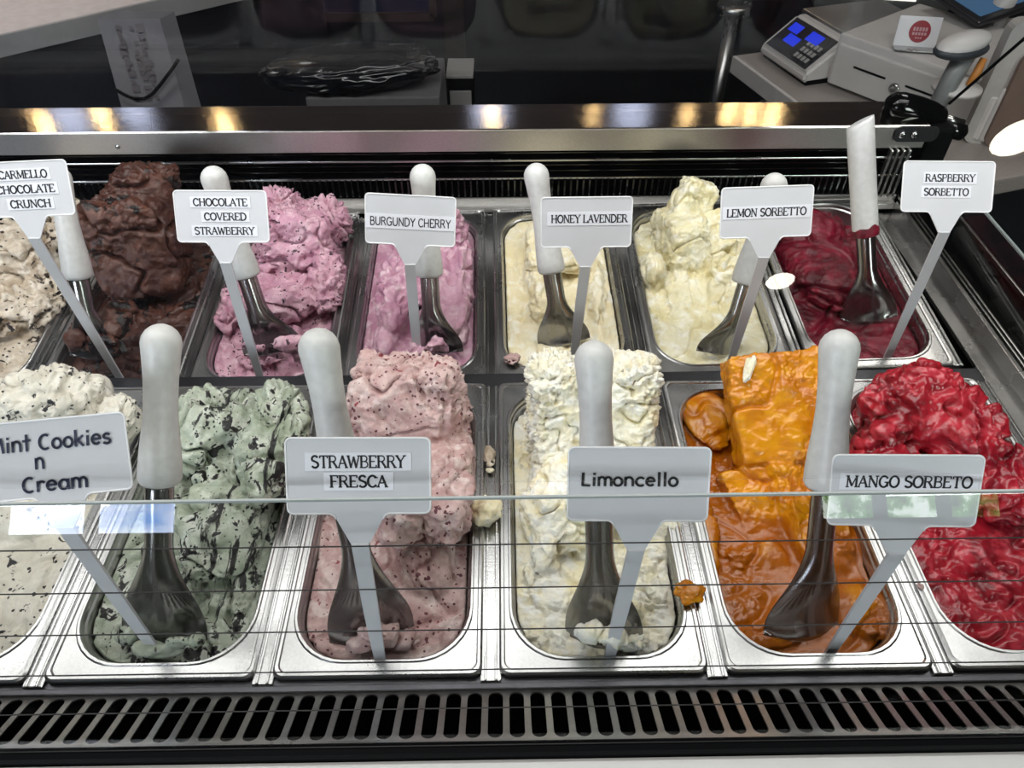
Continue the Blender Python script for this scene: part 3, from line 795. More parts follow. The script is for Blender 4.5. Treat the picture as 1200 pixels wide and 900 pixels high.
wd_ = crumb('small white drip on the upper left of the orange mango slab', 877, 434, .072, (.0045, .014, .0035), G_LIMON, 9)
wd_.rotation_euler = (math.radians(34), 0, math.radians(-24))

# ------------------------------------------------------------------ lettering: a small stroke alphabet
def arc(cx, cy, rx, ry, a0, a1, n=10):
    return [(cx + rx * math.cos(math.radians(a0 + (a1 - a0) * i / n)), cy + ry * math.sin(math.radians(a0 + (a1 - a0) * i / n))) for i in range(n + 1)]


# glyph: advance, strokes [(weight 1 bold / 0 thin, points)], serif feet at these points
GL_ = {
 'A': (7.6, [(0, [(.6, 0), (3.7, 10)]), (1, [(3.7, 10), (6.9, 0)]), (0, [(1.9, 3.6), (5.7, 3.6)])], [(.6, 0), (6.9, 0)]),
 'B': (7, [(1, [(1.2, 0), (1.2, 10)]), (0, [(1.2, 10), (3.6, 10)] + arc(3.6, 7.6, 2.1, 2.4, 90, -90) + [(1.2, 5.2)]), (0, [(3.6, 5.2)] + arc(3.8, 2.6, 2.5, 2.6, 90, -90) + [(1.2, 0)])], [(1.2, 0), (1.2, 10)]),
 'C': (7.4, [(1, arc(4.1, 5, 3.3, 5, 40, 320, 18))], [(6.6, 8.2)]),
 'D': (8, [(1, [(1.2, 0), (1.2, 10)]), (1, [(1.2, 10), (3.2, 10)] + arc(3.2, 5, 3.9, 5, 90, -90, 14) + [(1.2, 0)])], [(1.2, 0), (1.2, 10)]),
 'E': (6.8, [(1, [(1.2, 0), (1.2, 10)]), (0, [(1.2, 10), (5.8, 10), (5.9, 8.2)]), (0, [(1.2, 5.2), (4.7, 5.2)]), (0, [(1.2, 0), (6, 0), (6.1, 2)])], [(1.2, 0), (1.2, 10)]),
 'F': (6.4, [(1, [(1.2, 0), (1.2, 10)]), (0, [(1.2, 10), (5.6, 10), (5.7, 8.2)]), (0, [(1.2, 5.1), (4.6, 5.1)])], [(1.2, 0), (1.2, 10)]),
 'G': (8, [(1, arc(4.1, 5, 3.3, 5, 40, 325, 18)), (1, [(6.8, .8), (6.8, 4.4)]), (0, [(4.8, 4.5), (7.6, 4.5)])], []),
 'H': (8.2, [(1, [(1.3, 0), (1.3, 10)]), (1, [(6.8, 0), (6.8, 10)]), (0, [(1.3, 5.1), (6.8, 5.1)])], [(1.3, 0), (1.3, 10), (6.8, 0), (6.8, 10)]),
 'L': (6.4, [(1, [(1.3, 0), (1.3, 10)]), (0, [(1.3, 0), (5.8, 0), (5.9, 2.3)])], [(1.3, 0), (1.3, 10)]),
 'M': (9.4, [(0, [(1.2, 0), (1.2, 10)]), (1, [(1.2, 10), (4.7, 1)]), (0, [(4.7, 1), (8.1, 10)]), (1, [(8.1, 10), (8.1, 0)])], [(1.2, 0), (1.2, 10), (8.1, 0), (8.1, 10)]),
 'N': (8.2, [(0, [(1.3, 0), (1.3, 10)]), (1, [(1.3, 10), (6.9, 0)]), (0, [(6.9, 0), (6.9, 10)])], [(1.3, 0), (1.3, 10), (6.9, 10)]),
 'O': (8.2, [(1, arc(4.1, 5, 3.4, 5, 0, 360, 24))], []),
 'P': (6.8, [(1, [(1.2, 0), (1.2, 10)]), (0, [(1.2, 10), (3.5, 10)] + arc(3.5, 7.4, 2.4, 2.6, 90, -90) + [(1.2, 4.8)])], [(1.2, 0), (1.2, 10)]),
 'R': (7.6, [(1, [(1.2, 0), (1.2, 10)]), (0, [(1.2, 10), (3.6, 10)] + arc(3.6, 7.6, 2.3, 2.4, 90, -90) + [(1.2, 5.2)]), (1, [(3.8, 5.2), (6.9, 0)])], [(1.2, 0), (1.2, 10), (6.9, 0)]),
 'S': (6.4, [(1, arc(3.2, 7.5, 2.3, 2.5, 30, 210, 10) + arc(3.2, 2.5, 2.5, 2.5, 50, -150, 12))], []),
 'T': (7.4, [(1, [(3.7, 0), (3.7, 10)]), (0, [(.7, 8.2), (.8, 10), (6.6, 10), (6.7, 8.2)])], [(3.7, 0)]),
 'U': (8, [(1, [(1.3, 10), (1.3, 3.4)] + arc(4, 3.4, 2.7, 3.4, 180, 360, 12) + [(6.7, 10)])], [(1.3, 10), (6.7, 10)]),
 'V': (7.6, [(1, [(.7, 10), (3.8, 0)]), (0, [(3.8, 0), (6.9, 10)])], [(.7, 10), (6.9, 10)]),
 'W': (10, [(1, [(.7, 10), (2.9, 0)]), (0, [(2.9, 0), (5, 9)]), (1, [(5, 9), (7.1, 0)]), (0, [(7.1, 0), (9.3, 10)])], [(.7, 10), (9.3, 10)]),
 'Y': (7.4, [(1, [(.6, 10), (3.7, 5), (3.7, 0)]), (0, [(3.7, 5), (6.8, 10)])], [(.6, 10), (6.8, 10), (3.7, 0)]),
 ' ': (3.6, [], []),
 # handwriting
 'm': (9, [(1, [(1, 0), (1, 6.4)]), (1, arc(2.8, 4.2, 1.8, 2.2, 180, 0, 8) + [(4.6, 0)]), (1, arc(6.4, 4.2, 1.8, 2.2, 180, 0, 8) + [(8.2, 0)])], []),
 'i': (3.4, [(1, [(1.6, 0), (1.7, 6)]), (1, [(1.7, 8.4), (1.8, 9.2)])], []),
 'n': (6.4, [(1, [(1, 0), (1, 6.4)]), (1, arc(3.1, 3.9, 2.1, 2.5, 180, 0, 8) + [(5.3, 0)])], []),
 't': (5, [(1, [(2.4, 10), (2.4, 0)]), (1, [(.4, 6.2), (4.4, 6.6)])], []),
 'o': (6.4, [(1, arc(3.1, 3.1, 2.4, 3.1, 0, 360, 16))], []),
 'k': (6, [(1, [(1, 0), (1, 10)]), (1, [(5, 6.4), (1, 3)]), (1, [(2, 3.8), (5.2, 0)])], []),
 'e': (6.4, [(1, [(.9, 3.4), (5.3, 3.6)] + arc(3.1, 3.3, 2.3, 3, 10, 315, 14))], []),
 's': (5.4, [(1, arc(2.7, 4.7, 1.7, 1.6, 30, 230, 8) + arc(2.6, 1.6, 1.9, 1.6, 60, -150, 8))], []),
 'r': (5, [(1, [(1, 0), (1, 6.4)]), (1, arc(2.9, 4.2, 1.9, 2, 180, 40, 7))], []),
 'a': (6.6, [(1, arc(3, 3.1, 2.3, 3, 40, 330, 14)), (1, [(5.3, 6.2), (5.2, 2), (5.9, 0)])], []),
 'l': (3.4, [(1, [(1.7, 0), (1.6, 10)])], []),
 'c': (6, [(1, arc(3.4, 3.1, 2.6, 3.1, 50, 310, 12))], []),
 'Ċ': (7.6, [(1, arc(4.2, 4.6, 3.2, 4.6, 60, 300, 14))], []),
 'Ṁ': (10, [(1, [(.8, 0), (1.6, 9), (4.8, 2.4), (8, 9), (9, 0)])], []),
 'Ḷ': (6, [(1, [(1.2, 9.4), (1, .3), (5.2, 0)])], []),
}


def text_mesh(txt, width, height, serif=True, bold=1.75, thin=1.1, slant=0.):
    """lettering centred on the origin in the xy plane, filling width x height"""
    bm = bmesh.new(); x = 0.
    polys = []
    for ch in txt:
        adv, strokes, feet = GL_[ch]
        for wgt, pts in strokes: polys.append((bold if wgt else thin, [(px + x, py) for px, py in pts]))
        if serif:
            for fx, fy in feet: polys.append((thin * .9, [(fx + x - 1.15, fy), (fx + x + 1.15, fy)]))
        x += adv
    sx = width / x; sy = height / 10

    def quad(a, b, wd):
        d = Vector((b[0] - a[0], b[1] - a[1]))
        if d.length < 1e-6: return
        d.normalize(); n = Vector((-d.y, d.x)) * wd / 2; e = d * wd * .22
        P4 = [(a[0] - e.x + n.x, a[1] - e.y + n.y), (a[0] - e.x - n.x, a[1] - e.y - n.y), (b[0] + e.x - n.x, b[1] + e.y - n.y), (b[0] + e.x + n.x, b[1] + e.y + n.y)]
        vs = [bm.verts.new(((p[0] - x / 2 + (p[1] - 5) * slant) * sx, (p[1] - 5) * sy, 0)) for p in P4]
        bm.faces.new(vs)
    for wd, pts in polys:
        for a, b in zip(pts, pts[1:]): quad(a, b, wd)
    return bm


# ------------------------------------------------------------------ flavour signs
SW, SH, SN = .095, .052, .022


def plate_outline():
    r = .004; f = .005; hn = .0165; hk = .0060; o = []
    def cor(cx, cy, rr, a0, a1, n=4):
        for i in range(n + 1):
            a = math.radians(a0 + (a1 - a0) * i / n); o.append((cx + rr * math.cos(a), cy + rr * math.sin(a)))
    o.append((hk, -SN)); 
    cor(hn + f * .8, -f, f, 165, 90)
    cor(SW / 2 - r, r, r, -90, 0); cor(SW / 2 - r, SH - r, r, 0, 90)
    cor(-SW / 2 + r, SH - r, r, 90, 180); cor(-SW / 2 + r, r, r, 180, 270)
    cor(-hn - f * .8, -f, f, 90, 15)
    o.append((-hk, -SN))
    return o


OUT = plate_outline()


def sign(label, base, h, lx, ly, tilt, yaw, roll, lines, z0, k=1.):
    """lines: (text, dx, dy, width, height, strip w, strip h, style)"""
    t = thing('flavour_sign', label, 'sign', (base[0], base[1], z0), group='white plastic flavour signs')
    top = Vector((h * lx, h * ly, h))
    bm = bmesh.new()
    wv = .0058
    a = [(-wv * .72, -.0012), (wv * .72, -.0012), (wv * .72, .0012), (-wv * .72, .0012)]
    b = [(-wv, -.0012), (wv, -.0012), (wv, .0012), (-wv, .0012)]
    loft(bm, [[(x, y, -.012) for x, y in a], [(x + top.x * .5, y + top.y * .5, top.z * .5) for x, y in b], [(x + top.x, y + top.y, top.z + .001) for x, y in b]], True)
    frombm('stem', bm, M_SIGN, t)
    Mp = Matrix.Translation(top) @ Matrix.Rotation(yaw, 4, 'Z') @ Matrix.Rotation(math.pi / 2 - tilt, 4, 'X') @ Matrix.Rotation(roll, 4, 'Z') @ Matrix.Translation((0, SN, 0))
    # local: x right, y up the plate, z towards the customer
    bm = bmesh.new(); prism(bm, OUT, -.0012, 0, None)
    pl = frombm('plate', bm, M_SIGN, t); pl.matrix_local = Mp
    bm = bmesh.new(); tube(bm, [(x, y, 0) for x, y in OUT[1:-1]], .00075, 6); 
    frombm('raised_rim', bm, M_RIM, pl, True)
    for (txt, dx, dy, tw, th, sw_, sh_, style) in lines:
        c = (dx, SH / 2 + dy)
        if sw_:
            bm = bmesh.new(); bmbox(bm, (c[0], c[1], .0003), (sw_, sh_, .0005)); sp = frombm('paper_strip', bm, M_STRIP, pl)
        if style == 's': bm = text_mesh(txt, tw, th)
        elif style == 'sans': bm = text_mesh(txt, tw, th, False, 1.35, 1.3)
        elif style == 'h': bm = text_mesh(txt, tw, th, False, 1.6, 1.6, .06)
        else: bm = text_mesh(txt, tw, th, False, 1.6, 1.6, .0)
        bmesh.ops.translate(bm, verts=bm.verts, vec=(c[0], c[1], .0008))
        frombm('lettering', bm, M_MARKER if style == 'h' else (M_MARKER2 if style == 'k' else M_INK), pl)
    return t


def st(txt, dx, dy, tw, th=.0072, m=.003, sh_=.011): return (txt, dx, dy, tw, th, tw + 2 * m, sh_, 's')


def deg(x): return math.radians(x)


sign('white sign reading CARMELLO CHOCOLATE CRUNCH, cut by the left edge', (-.448, .383), .201, -.045, -.027, .513, -.075, .07,
     [st('CARMELLO', .002, .014, .050), st('CHOCOLATE', .002, .000, .060), st('CRUNCH', .004, -.014, .042)], -.03)
sign('white sign reading CHOCOLATE COVERED STRAWBERRY', (-.284, .388), .160, .021, .014, .539, .004, -.015,
     [st('CHOCOLATE', .0, .0145, .056), st('COVERED', .004, .000, .044), st('STRAWBERRY', .002, -.0145, .062)], -.03)
sign('white sign reading BURGUNDY CHERRY in plain letters', (-.095, .411), .143, .037, -.023, .409, .048, -.086,
     [('BURGUNDY CHERRY', .0, -.002, .086, .0085, .094, .015, 'sans')], -.03)
sign('white sign reading HONEY LAVENDER', (.095, .400), .146, .034, -.025, .375, -.032, .019,
     [('HONEY LAVENDER', .003, .004, .080, .0078, .088, .014, 's')], -.03)
sign('white sign reading LEMON SORBETTO', (.288, .401), .154, .024, -.013, .495, -.061, .058,
     [('LEMON SORBETTO', .0, .000, .083, .0078, .091, .013, 's')], -.03)
sign('white sign reading RASPBERRY SORBETTO', (.486, .410), .176, -.021, .001, .664, -.044, .004,
     [('RASPBERRY', .0015, .009, .052, .0072, .056, .012, 's'), ('SORBETTO', -.0015, -.0055, .047, .0072, .052, .012, 's')], -.03)
sign('white sign handwritten Mint Cookies n Cream in blue marker', (-.282, .028), .180, -.017, .026, .728, .041, .054,
     [('Ṁint Ċookies', -.003, .0115, .082, .0105, 0, 0, 'h'), ('n', -.011, -.001, .007, .011, 0, 0, 'h'), ('Ċream', -.003, -.0165, .044, .0105, 0, 0, 'h')], -.01)
sign('white sign reading STRAWBERRY FRESCA in front of pink gelato', (-.094, .016), .170, .042, .040, .62, .05, -.05,
     [('STRAWBERRY', .0, .010, .062, .0080, .070, .0125, 's'), ('FRESCA', .0, -.0035, .038, .0078, .046, .0125, 's')], -.01)
sign('white sign handwritten Limoncello in black marker', (.096, .017), .159, .033, .033, .569, -.025, .002,
     [('Ḷimonċello'.replace('ċ', 'c'), -.006, .004, .066, .0095, 0, 0, 'k')], -.01)
sign('white sign reading MANGO SORBETO beside the orange sorbet', (.284, .022), .154, -.009, -.013, .47, -.153, .109,
     [('MANGO SORBETO', .002, .007, .080, .0080, .088, .0125, 's')], -.01)

# ------------------------------------------------------------------ gelato spades
HL = .125


def handle_mesh(kind):
    bm = bmesh.new()
    if kind == 'knob':
        pr = [(.0150, -.001), (.0163, .002), (.0160, .012), (.0150, .026), (.0132, .044), (.0122, .062), (.0124, .082), (.0136, .100)]
        pr += [(.0145 * math.cos(a), .1105 + .0145 * math.sin(a)) for a in [math.radians(x) for x in (0, 20, 40, 58, 74, 86)]]
        M = None
    else:
        pr = [(.0145, 0), (.0150, .004), (.0150, .06), (.0152, .128), (.0148, .132), (.0120, .1325)]; M = None
    lathe(bm, pr, 32, M)
    if kind != 'knob':
        for v in bm.verts:
            if v.co.z > .1: v.co.z += v.co.x * .35
    return bm


def blade_mesh(L, wtip, bulge=.010):
    bm = bmesh.new(); NS, NTT = 30, 16; g_ = []
    for i in range(NS + 1):
        s = i / NS; k = min(1, max(0, (s - .34) / .58)); k = k * k * (3 - 2 * k)
        hw = .0112 + (wtip - .0112) * k
        cv = .011 * (1 - k) + bulge * k
        row = []
        for j in range(NTT + 1):
            t = math.sin(math.pi / 2 * (-1 + 2 * j / NTT))
            end = -.010 * (t * t) * (1 if i == NS else 0)
            y = -cv * ((1 - t * t) ** .5 * (1 - k) + (1 - abs(t) ** 2.4) * k) + .012 * k * k
            row.append(bm.verts.new((hw * t, y, -L * s - end * (s ** 6))))
        g_.append(row)
    for a, b in zip(g_, g_[1:]):
        for j in range(NTT): bm.faces.new((a[j], b[j], b[j + 1], a[j + 1]))
    r = bmesh.ops.solidify(bm, geom=bm.faces[:], thickness=.0012)
    return bm


def spade(label, top, fer, tip, kind='knob', wtip=.033, spin=0.):
    top, fer, tip = Vector(top), Vector(fer), Vector(tip)
    ax = (top - fer).normalized()
    x = Vector((1, 0, 0)); x = (x - ax * x.dot(ax)).normalized(); y = ax.cross(x)
    M = Matrix((x, y, ax)).transposed().to_4x4(); M = Matrix.Translation(fer) @ M @ Matrix.Rotation(math.radians(spin), 4, 'Z')
    t = thing('gelato_spade', label, 'spade', group='gelato spades standing in the pans'); t.matrix_world = M
    frombm('handle', handle_mesh(kind), M_HANDLE, t, True)
    frombm('blade', blade_mesh((fer - tip).length + .006, wtip), M_BLADE, t, True)
    return t


spade('spade with white handle behind the CARMELLO sign, blade smeared brown', (-.481, .499, .186), (-.484, .451, .07), (-.470, .414, -.02), spin=10)
spade('spade with white handle behind the CHOCOLATE COVERED STRAWBERRY sign', (-.306, .486, .19), (-.287, .447, .073), (-.272, .417, -.02), wtip=.036, spin=10)
spade('upright spade with white handle behind the BURGUNDY CHERRY sign', (-.077, .496, .185), (-.075, .45, .069), (-.074, .414, -.02), spin=-14)
spade('tilted spade with white handle behind the HONEY LAVENDER sign', (.048, .509, .178), (.069, .462, .064), (.084, .428, -.02), spin=-8)
spade('spade with white handle mostly hidden by the LEMON SORBETTO sign', (.314, .478, .18), (.294, .437, .064), (.280, .407, -.02), spin=24)
spade('spade with a straight tube handle standing in crimson sorbet', (.428, .553, .190), (.453, .505, .082), (.472, .466, -.02), 'tube', spin=-20)
bm = bmesh.new(); lathe(bm, [(.0150, -.0015), (.0157, .001), (.0158, .0035), (.0152, .006), (.0150, .0065)], 28, None, False)
for v_ in bm.verts:
    a_ = math.atan2(v_.co.y, v_.co.x)
    if v_.co.z > .002: v_.co.z += .0035 * max(0, math.sin(a_ * 3 + 1)) + .007 * max(0, math.cos(a_ + .9)) ** 8
sp_ = [o for o in bpy.data.objects if o.name.startswith('gelato_spade') and 'tube' in o.get('label', '')][0]
frombm('sorbet_smear', bm, G_RASPB, sp_, True)
spade('spade with white handle and polished blade in pale green gelato', (-.239, .162, .239), (-.258, .104, .13), (-.280, .040, -.005), wtip=.036)
spade('tilted spade with white handle behind the STRAWBERRY FRESCA sign', (-.119, .137, .255), (-.111, .09, .139), (-.101, .036, -.005), wtip=.036, spin=12)
spade('spade with white handle in off-white gelato behind the Limoncello sign', (.077, .147, .233), (.084, .09, .121), (.092, .033, -.005), spin=-12)
spade('spade with white handle standing in the orange mango sorbet', (.258, .15, .237), (.262, .095, .125), (.267, .036, -.005), wtip=.035, spin=10)

# ------------------------------------------------------------------ behind the case
M_COUNTER = plain('grey_countertop', lin(150, 142, 138), .25, nscale=200, var=.1)
M_COUNTEREDGE = plain('white_counter_edge', lin(196, 192, 190), .4)
M_NAVY = plain('dark_cabinet', lin(20, 21, 29), .5)
M_GREYPLASTIC = plain('grey_plastic', lin(150, 148, 146), .45, var=.05)
M_LIGHTPL = plain('light_plastic', lin(196, 192, 190), .4, var=.04)
CZ = -.10
A0 = at(870, 70, z=CZ); e1 = Vector((.957, .290, 0)); e2 = Vector((.285, -.958, 0)); ang1 = math.atan2(.290, .957)
ct = thing('staff_counter', 'low grey staff counter with pale edge behind the case on the right', 'counter', A0 + Vector((0, 0, FLOOR - CZ)), (0, 0, ang1))
H = CZ - FLOOR
box('countertop', (.8, -.30, H - .017), (1.6, .66, .034), M_COUNTER, ct, bev=.004)
box('edge_band', (-.004, -.30, H - .02), (.01, .66, .038), M_COUNTEREDGE, ct, bev=.002)
box('cabinet', (.82, -.30, (H - .034) / 2), (1.5, .58, H - .034), M_NAVY, ct)
for k in range(3): box('shelf_edge', (.066, -.30, H - .10 - k * .06), (.008, .56, .006), M_GREYPLASTIC, ct)

# weighing scale
sc_ = A0 + e1 * .046 - e2 * .008
t = thing('weighing_scale', 'grey weighing scale with blue lit display on the staff counter', 'scale', (sc_.x, sc_.y, CZ), (0, 0, ang1))
bm = bmesh.new()
prof = [(0, .0), (0, .035), (.085, .098), (.12, .098), (.15, .06), (.36, .06), (.36, .0)]
# display wedge (profile in local x/z, extruded along -y)
pr = [(0, .008), (0, .028), (.078, .086), (.105, .086), (.125, .050), (.125, .008)]
a = [bm.verts.new((x, 0, z)) for x, z in pr]; b = [bm.verts.new((x, -.185, z)) for x, z in pr]
for i in range(len(pr)): bm.faces.new((a[i], a[(i + 1) % len(pr)], b[(i + 1) % len(pr)], b[i]))
bm.faces.new(a[::-1]); bm.faces.new(b); bmesh.ops.recalc_face_normals(bm, faces=bm.faces)
bmesh.ops.bevel(bm, geom=bm.edges[:], offset=.006, segments=3, affect='EDGES')
frombm('housing', bm, M_LIGHTPL, t)
box('base', (.12, -.0925, .005), (.22, .175, .012), M_BLACK, t, bev=.003)
box('weighing_body', (.20, -.075, .035), (.16, .14, .045), M_BLACK, t, bev=.005)
box('platform', (.235, -.055, .074), (.22, .20, .012), steel('platform_steel', (.62, .65, .70, 1), .35), t, bev=.003)
sl = math.atan2(.058, .078)
Md = Matrix.Translation((.039, -.0925, .0578)) @ Matrix.Rotation(-sl, 4, 'Y') @ Matrix.Scale(.88, 4, (0, 1, 0))


def onface(name, x, y, sx, sy, mat, par, dz=.0012):
    bm = bmesh.new(); bmbox(bm, (x, y, dz), (sx, sy, .0015)); bmesh.ops.transform(bm, matrix=Md, verts=bm.verts); return frombm(name, bm, mat, par)


onface('display_panel', .0, 0, .084, .178, plain('display_black', lin(28, 30, 36), .2), t)
BLUE = emis('blue_display', lin(50, 72, 250), .9)
for (x, y, sx, sy) in ((.020, .055, .022, .040), (-.006, .030, .022, .048), (.022, -.025, .024, .05)):
    onface('lit_display', x, y, sx, sy, BLUE, t, .0026)
for i in range(4):
    for j in range(3): onface('key', -.026 + j * .017 - .0, -.060 + i * .015 - .01, .011, .010, M_GREYPLASTIC, t, .0024)

# cash drawer
cdir = Vector((.60, -.80, 0)); cback = Vector((.80, .60, 0)); D0 = at(966, 99, z=CZ)
ca = math.atan2(-.80, .60)
t = thing('cash_drawer', 'pale metal cash drawer with slots and round lock beside the scale', 'cash drawer', (D0.x, D0.y, CZ), (0, 0, ca))
# local x along the face, y backwards (towards cback)
DW, DD, DH = .36, .30, .105
box('housing', (DW / 2, DD / 2 + .004, DH / 2 + .004), (DW, DD, DH), M_LIGHTPL, t, bev=.005)
box('drawer_front', (DW / 2, .0, DH / 2 - .002), (DW - .02, .012, DH - .022), M_LIGHTPL, t, bev=.003)
for x in (.095, .215): box('slot', (x, -.0062, .058), (.075, .002, .004), M_BLACK, t)
bm = bmesh.new(); lathe(bm, [(.011, 0), (.011, .004), (.007, .006), (.004, .004)], 16, Matrix.Translation((.158, -.006, .046)) @ Matrix.Rotation(math.pi / 2, 4, 'X'))
frombm('lock', bm, M_RAIL, t, True)
for x in (.03, .33): 
    for y in (.03, .27): box('foot', (x, y, .002), (.03, .03, .006), M_BLACK, t)

# card stand on the drawer
dt = CZ + DH + .0065
p = at(1070, 56, z=dt)
t = thing('card_stand', 'small white card stand with round red badge on the cash drawer', 'card stand', p, (0, 0, math.radians(-12)))
t.scale = (.84,) * 3
MC = Matrix.Rotation(math.radians(-16), 4, 'X')
bm = bmesh.new(); bmbox(bm, (0, 0, .034), (.096, .003, .068), bev=.001); bmesh.ops.transform(bm, matrix=MC, verts=bm.verts); frombm('card', bm, plain('white_card', lin(222, 220, 222), .3, var=.02), t)
bm = bmesh.new(); lathe(bm, [(.024, 0), (.024, .001)], 32, MC @ Matrix.Translation((.004, -.0018, .036)) @ Matrix.Rotation(math.pi / 2, 4, 'X'))
bd = frombm('badge', bm, plain('red_badge', lin(150, 38, 52), .4), t)
for zz, ww, hh in ((.041, .034, .008), (.031, .034, .006), (.022, .016, .003)):
    bm = bmesh.new()
    nb_ = 5 if ww > .02 else 3
    for i in range(nb_): bmbox(bm, (.004 - ww / 2 + ww * (i + .5) / nb_, -.0032, zz), (ww / nb_ * .7, .0006, hh))
    bmesh.ops.transform(bm, matrix=MC, verts=bm.verts); frombm('badge_marks', bm, plain('pale_marks', lin(196, 150, 156), .5), bd)
bm = bmesh.new(); bmbox(bm, (0, -.014, .002), (.096, .032, .003), bev=.001); frombm('foot', bm, M_RAIL, t)

# barcode scanner on a stand
p = at(1120, 105, z=dt)
t = thing('barcode_scanner', 'white and dark grey hand scanner resting in its stand', 'scanner', p, (0, 0, math.radians(20)))
t.scale = (.86,) * 3
bm = bmesh.new()
hd = (at(1128, 54, y=p.y) - p) / .86
RI = Matrix.Rotation(-math.radians(20), 4, 'Z')
bmesh.ops.create_icosphere(bm, subdivisions=3, radius=1.)
for v in bm.verts: v.co = Vector((v.co.x * .062, v.co.y * .034, v.co.z * .020 + .008 * v.co.x)); 
bmesh.ops.translate(bm, verts=bm.verts, vec=RI @ hd + Vector((0, 0, .006))); frombm('head', bm, M_LIGHTPL, t, True)
bm = bmesh.new(); bmesh.ops.create_icosphere(bm, subdivisions=3, radius=1.)
for v in bm.verts: v.co = Vector((v.co.x * .066, v.co.y * .037, v.co.z * .018 - .006))
bmesh.ops.translate(bm, verts=bm.verts, vec=RI @ hd); frombm('rubber_body', bm, plain('dark_rubber', lin(52, 56, 62), .5), t, True)
bm = bmesh.new(); h0 = RI @ hd
tube(bm, [h0 + Vector((.02, 0, -.01)), h0 + Vector((-.005, -.01, -.06)), h0 + Vector((-.03, -.02, -.13))], [.022, .020, .018], 12)
frombm('grip', bm, plain('grey_grip', lin(128, 130, 130), .45), t, True)
bm = bmesh.new(); tube(bm, [h0 + Vector((.045, -.024, -.022)), h0 + Vector((.035, -.03, -.05)), h0 + Vector((.02, -.032, -.07))], [.007, .009, .004], 10)
frombm('trigger', bm, plain('orange_trigger', lin(190, 122, 50), .5), t, True)
bm = bmesh.new(); lathe(bm, [(.05, -.0), (.05, .008), (.02, .014), (.016, .03)], 20); frombm('stand', bm, M_LIGHTPL, t, True)

# tablet
p = at(1130, 22, y=1.42)
t = thing('tablet_terminal', 'dark framed payment tablet with blue screen cut by top edge', 'tablet', (0, 0, 0))
TL, TR_, BR_ = at(1088, -8, y=1.5), at(1200, -50, y=1.6), at(1146, 30, y=1.36)
ux = (BR_ - TL).normalized(); nn = ux.cross((TR_ - TL).normalized()).normalized(); uy = nn.cross(ux).normalized()
if nn.y > 0: nn = -nn; 
uy = nn.cross(ux).normalized()
sgn = 1 if (TR_ - TL).dot(uy) > 0 else -1
wdt = (BR_ - TL).length
t.location = TL; t.rotation_euler = Matrix((ux, uy * sgn, ux.cross(uy * sgn))).transposed().to_euler()
zs = 1 if ux.cross(uy * sgn).dot(nn) > 0 else -1
box('frame', (wdt / 2, .13, 0), (wdt, .26, .012), plain('tablet_frame', lin(34, 34, 40), .3), t, bev=.004)
box('screen', (wdt / 2, .13, zs * .0068), (wdt * .78, .225, .001), emis('tablet_screen', lin(96, 136, 176), .55), t)
pb = at(1120, 60, z=dt)
t2 = thing('tablet_stand', 'pale curved stand carrying the payment tablet', 'stand', (pb.x + .16, pb.y + .16, CZ))
bm = bmesh.new(); tube(bm, [(0, 0, 0), (0, .01, .10), (.0, .0, .18)], [.04, .022, .022], 16); frombm('post', bm, M_LIGHTPL, t2, True)
bm = bmesh.new(); lathe(bm, [(.075, 0), (.075, .006), (.05, .010)], 24); frombm('foot', bm, M_LIGHTPL, t2, True)

# receipt printer with pale light strip
p = at(1000, 14, z=CZ)
t = thing('receipt_printer', 'grey machine with a bright front strip behind the scale, cut by top edge', 'printer', (p.x + .09, p.y + .10, CZ), (0, 0, ang1 - .5))
box('housing', (.0, .0, .05), (.34, .20, .10), plain('printer_grey', lin(96, 100, 98), .4), t, bev=.008)
box('front_strip', (-.02, -.1025, .035), (.20, .004, .010), emis('strip_light', lin(250, 246, 235), 1.6), t)
box('lid', (.0, .02, .104), (.30, .14, .01), M_DARKMETAL, t, bev=.003)

# brown board and white bin at the right edge
p = at(1175, 205, y=.98)
t = thing('folded_board', 'brown rounded board in a pale frame at the right edge', 'board', (p.x + .115, 1.06, CZ), (0, 0, -.12))
bm = bmesh.new(); prism(bm, rrect(-.115, .30, 0, .175, .018, 5), -.01, .0, Matrix.Rotation(math.pi / 2, 4, 'X')); frombm('board', bm, plain('brown_board', lin(104, 84, 76), .6), t)
bm = bmesh.new(); prism(bm, rrect(-.150, .34, 0, .225, .02, 5), -.04, -.012, Matrix.Rotation(math.pi / 2, 4, 'X')); frombm('pale_frame', bm, plain('pale_frame_plastic', lin(168, 164, 160), .5), t)
# left work table, leaning carton, black bag, stool
P1, P2 = at(0, 40, z=-.12), at(205, -6, z=-.12)
d = (P2 - P1).normalized(); an = math.atan2(d.y, d.x)
t = thing('work_table', 'pale grey work table with a thick edge at top left', 'table', (P1.x, P1.y, FLOOR), (0, 0, an))
box('tabletop', (.2, .35, -.12 - FLOOR - .02), (1.6, .70, .04), plain('pale_table_top', lin(215, 203, 200), .4), t, bev=.003)
box('edge_band', (.2, -.003, -.12 - FLOOR - .026), (1.6, .012, .052), M_GREYPLASTIC, t, bev=.002)
box('cabinet', (.2, .36, (-.12 - FLOOR - .04) / 2), (1.5, .62, -.12 - FLOOR - .04), M_NAVY, t)
c0, c1, c3 = at(143, 128, y=1.5), at(217, 128, y=1.5), at(114, 22, y=1.66)
c2 = c3 + (c1 - c0) * .99
t = thing('leaning_carton', 'tall flat grey carton with printed marks leaning behind the shelf', 'carton', (0, 0, 0))
bm = bmesh.new()
dn = (c2 - c1).normalized(); up = dn; c0b = c0 - (c3 - c0).normalized() * 1.0; c1b = c1 - dn * 1.0
while c0b.z < FLOOR or c1b.z < FLOOR: c0b += up * .05; c1b += up * .05
thk = Vector((.02, .05, 0))
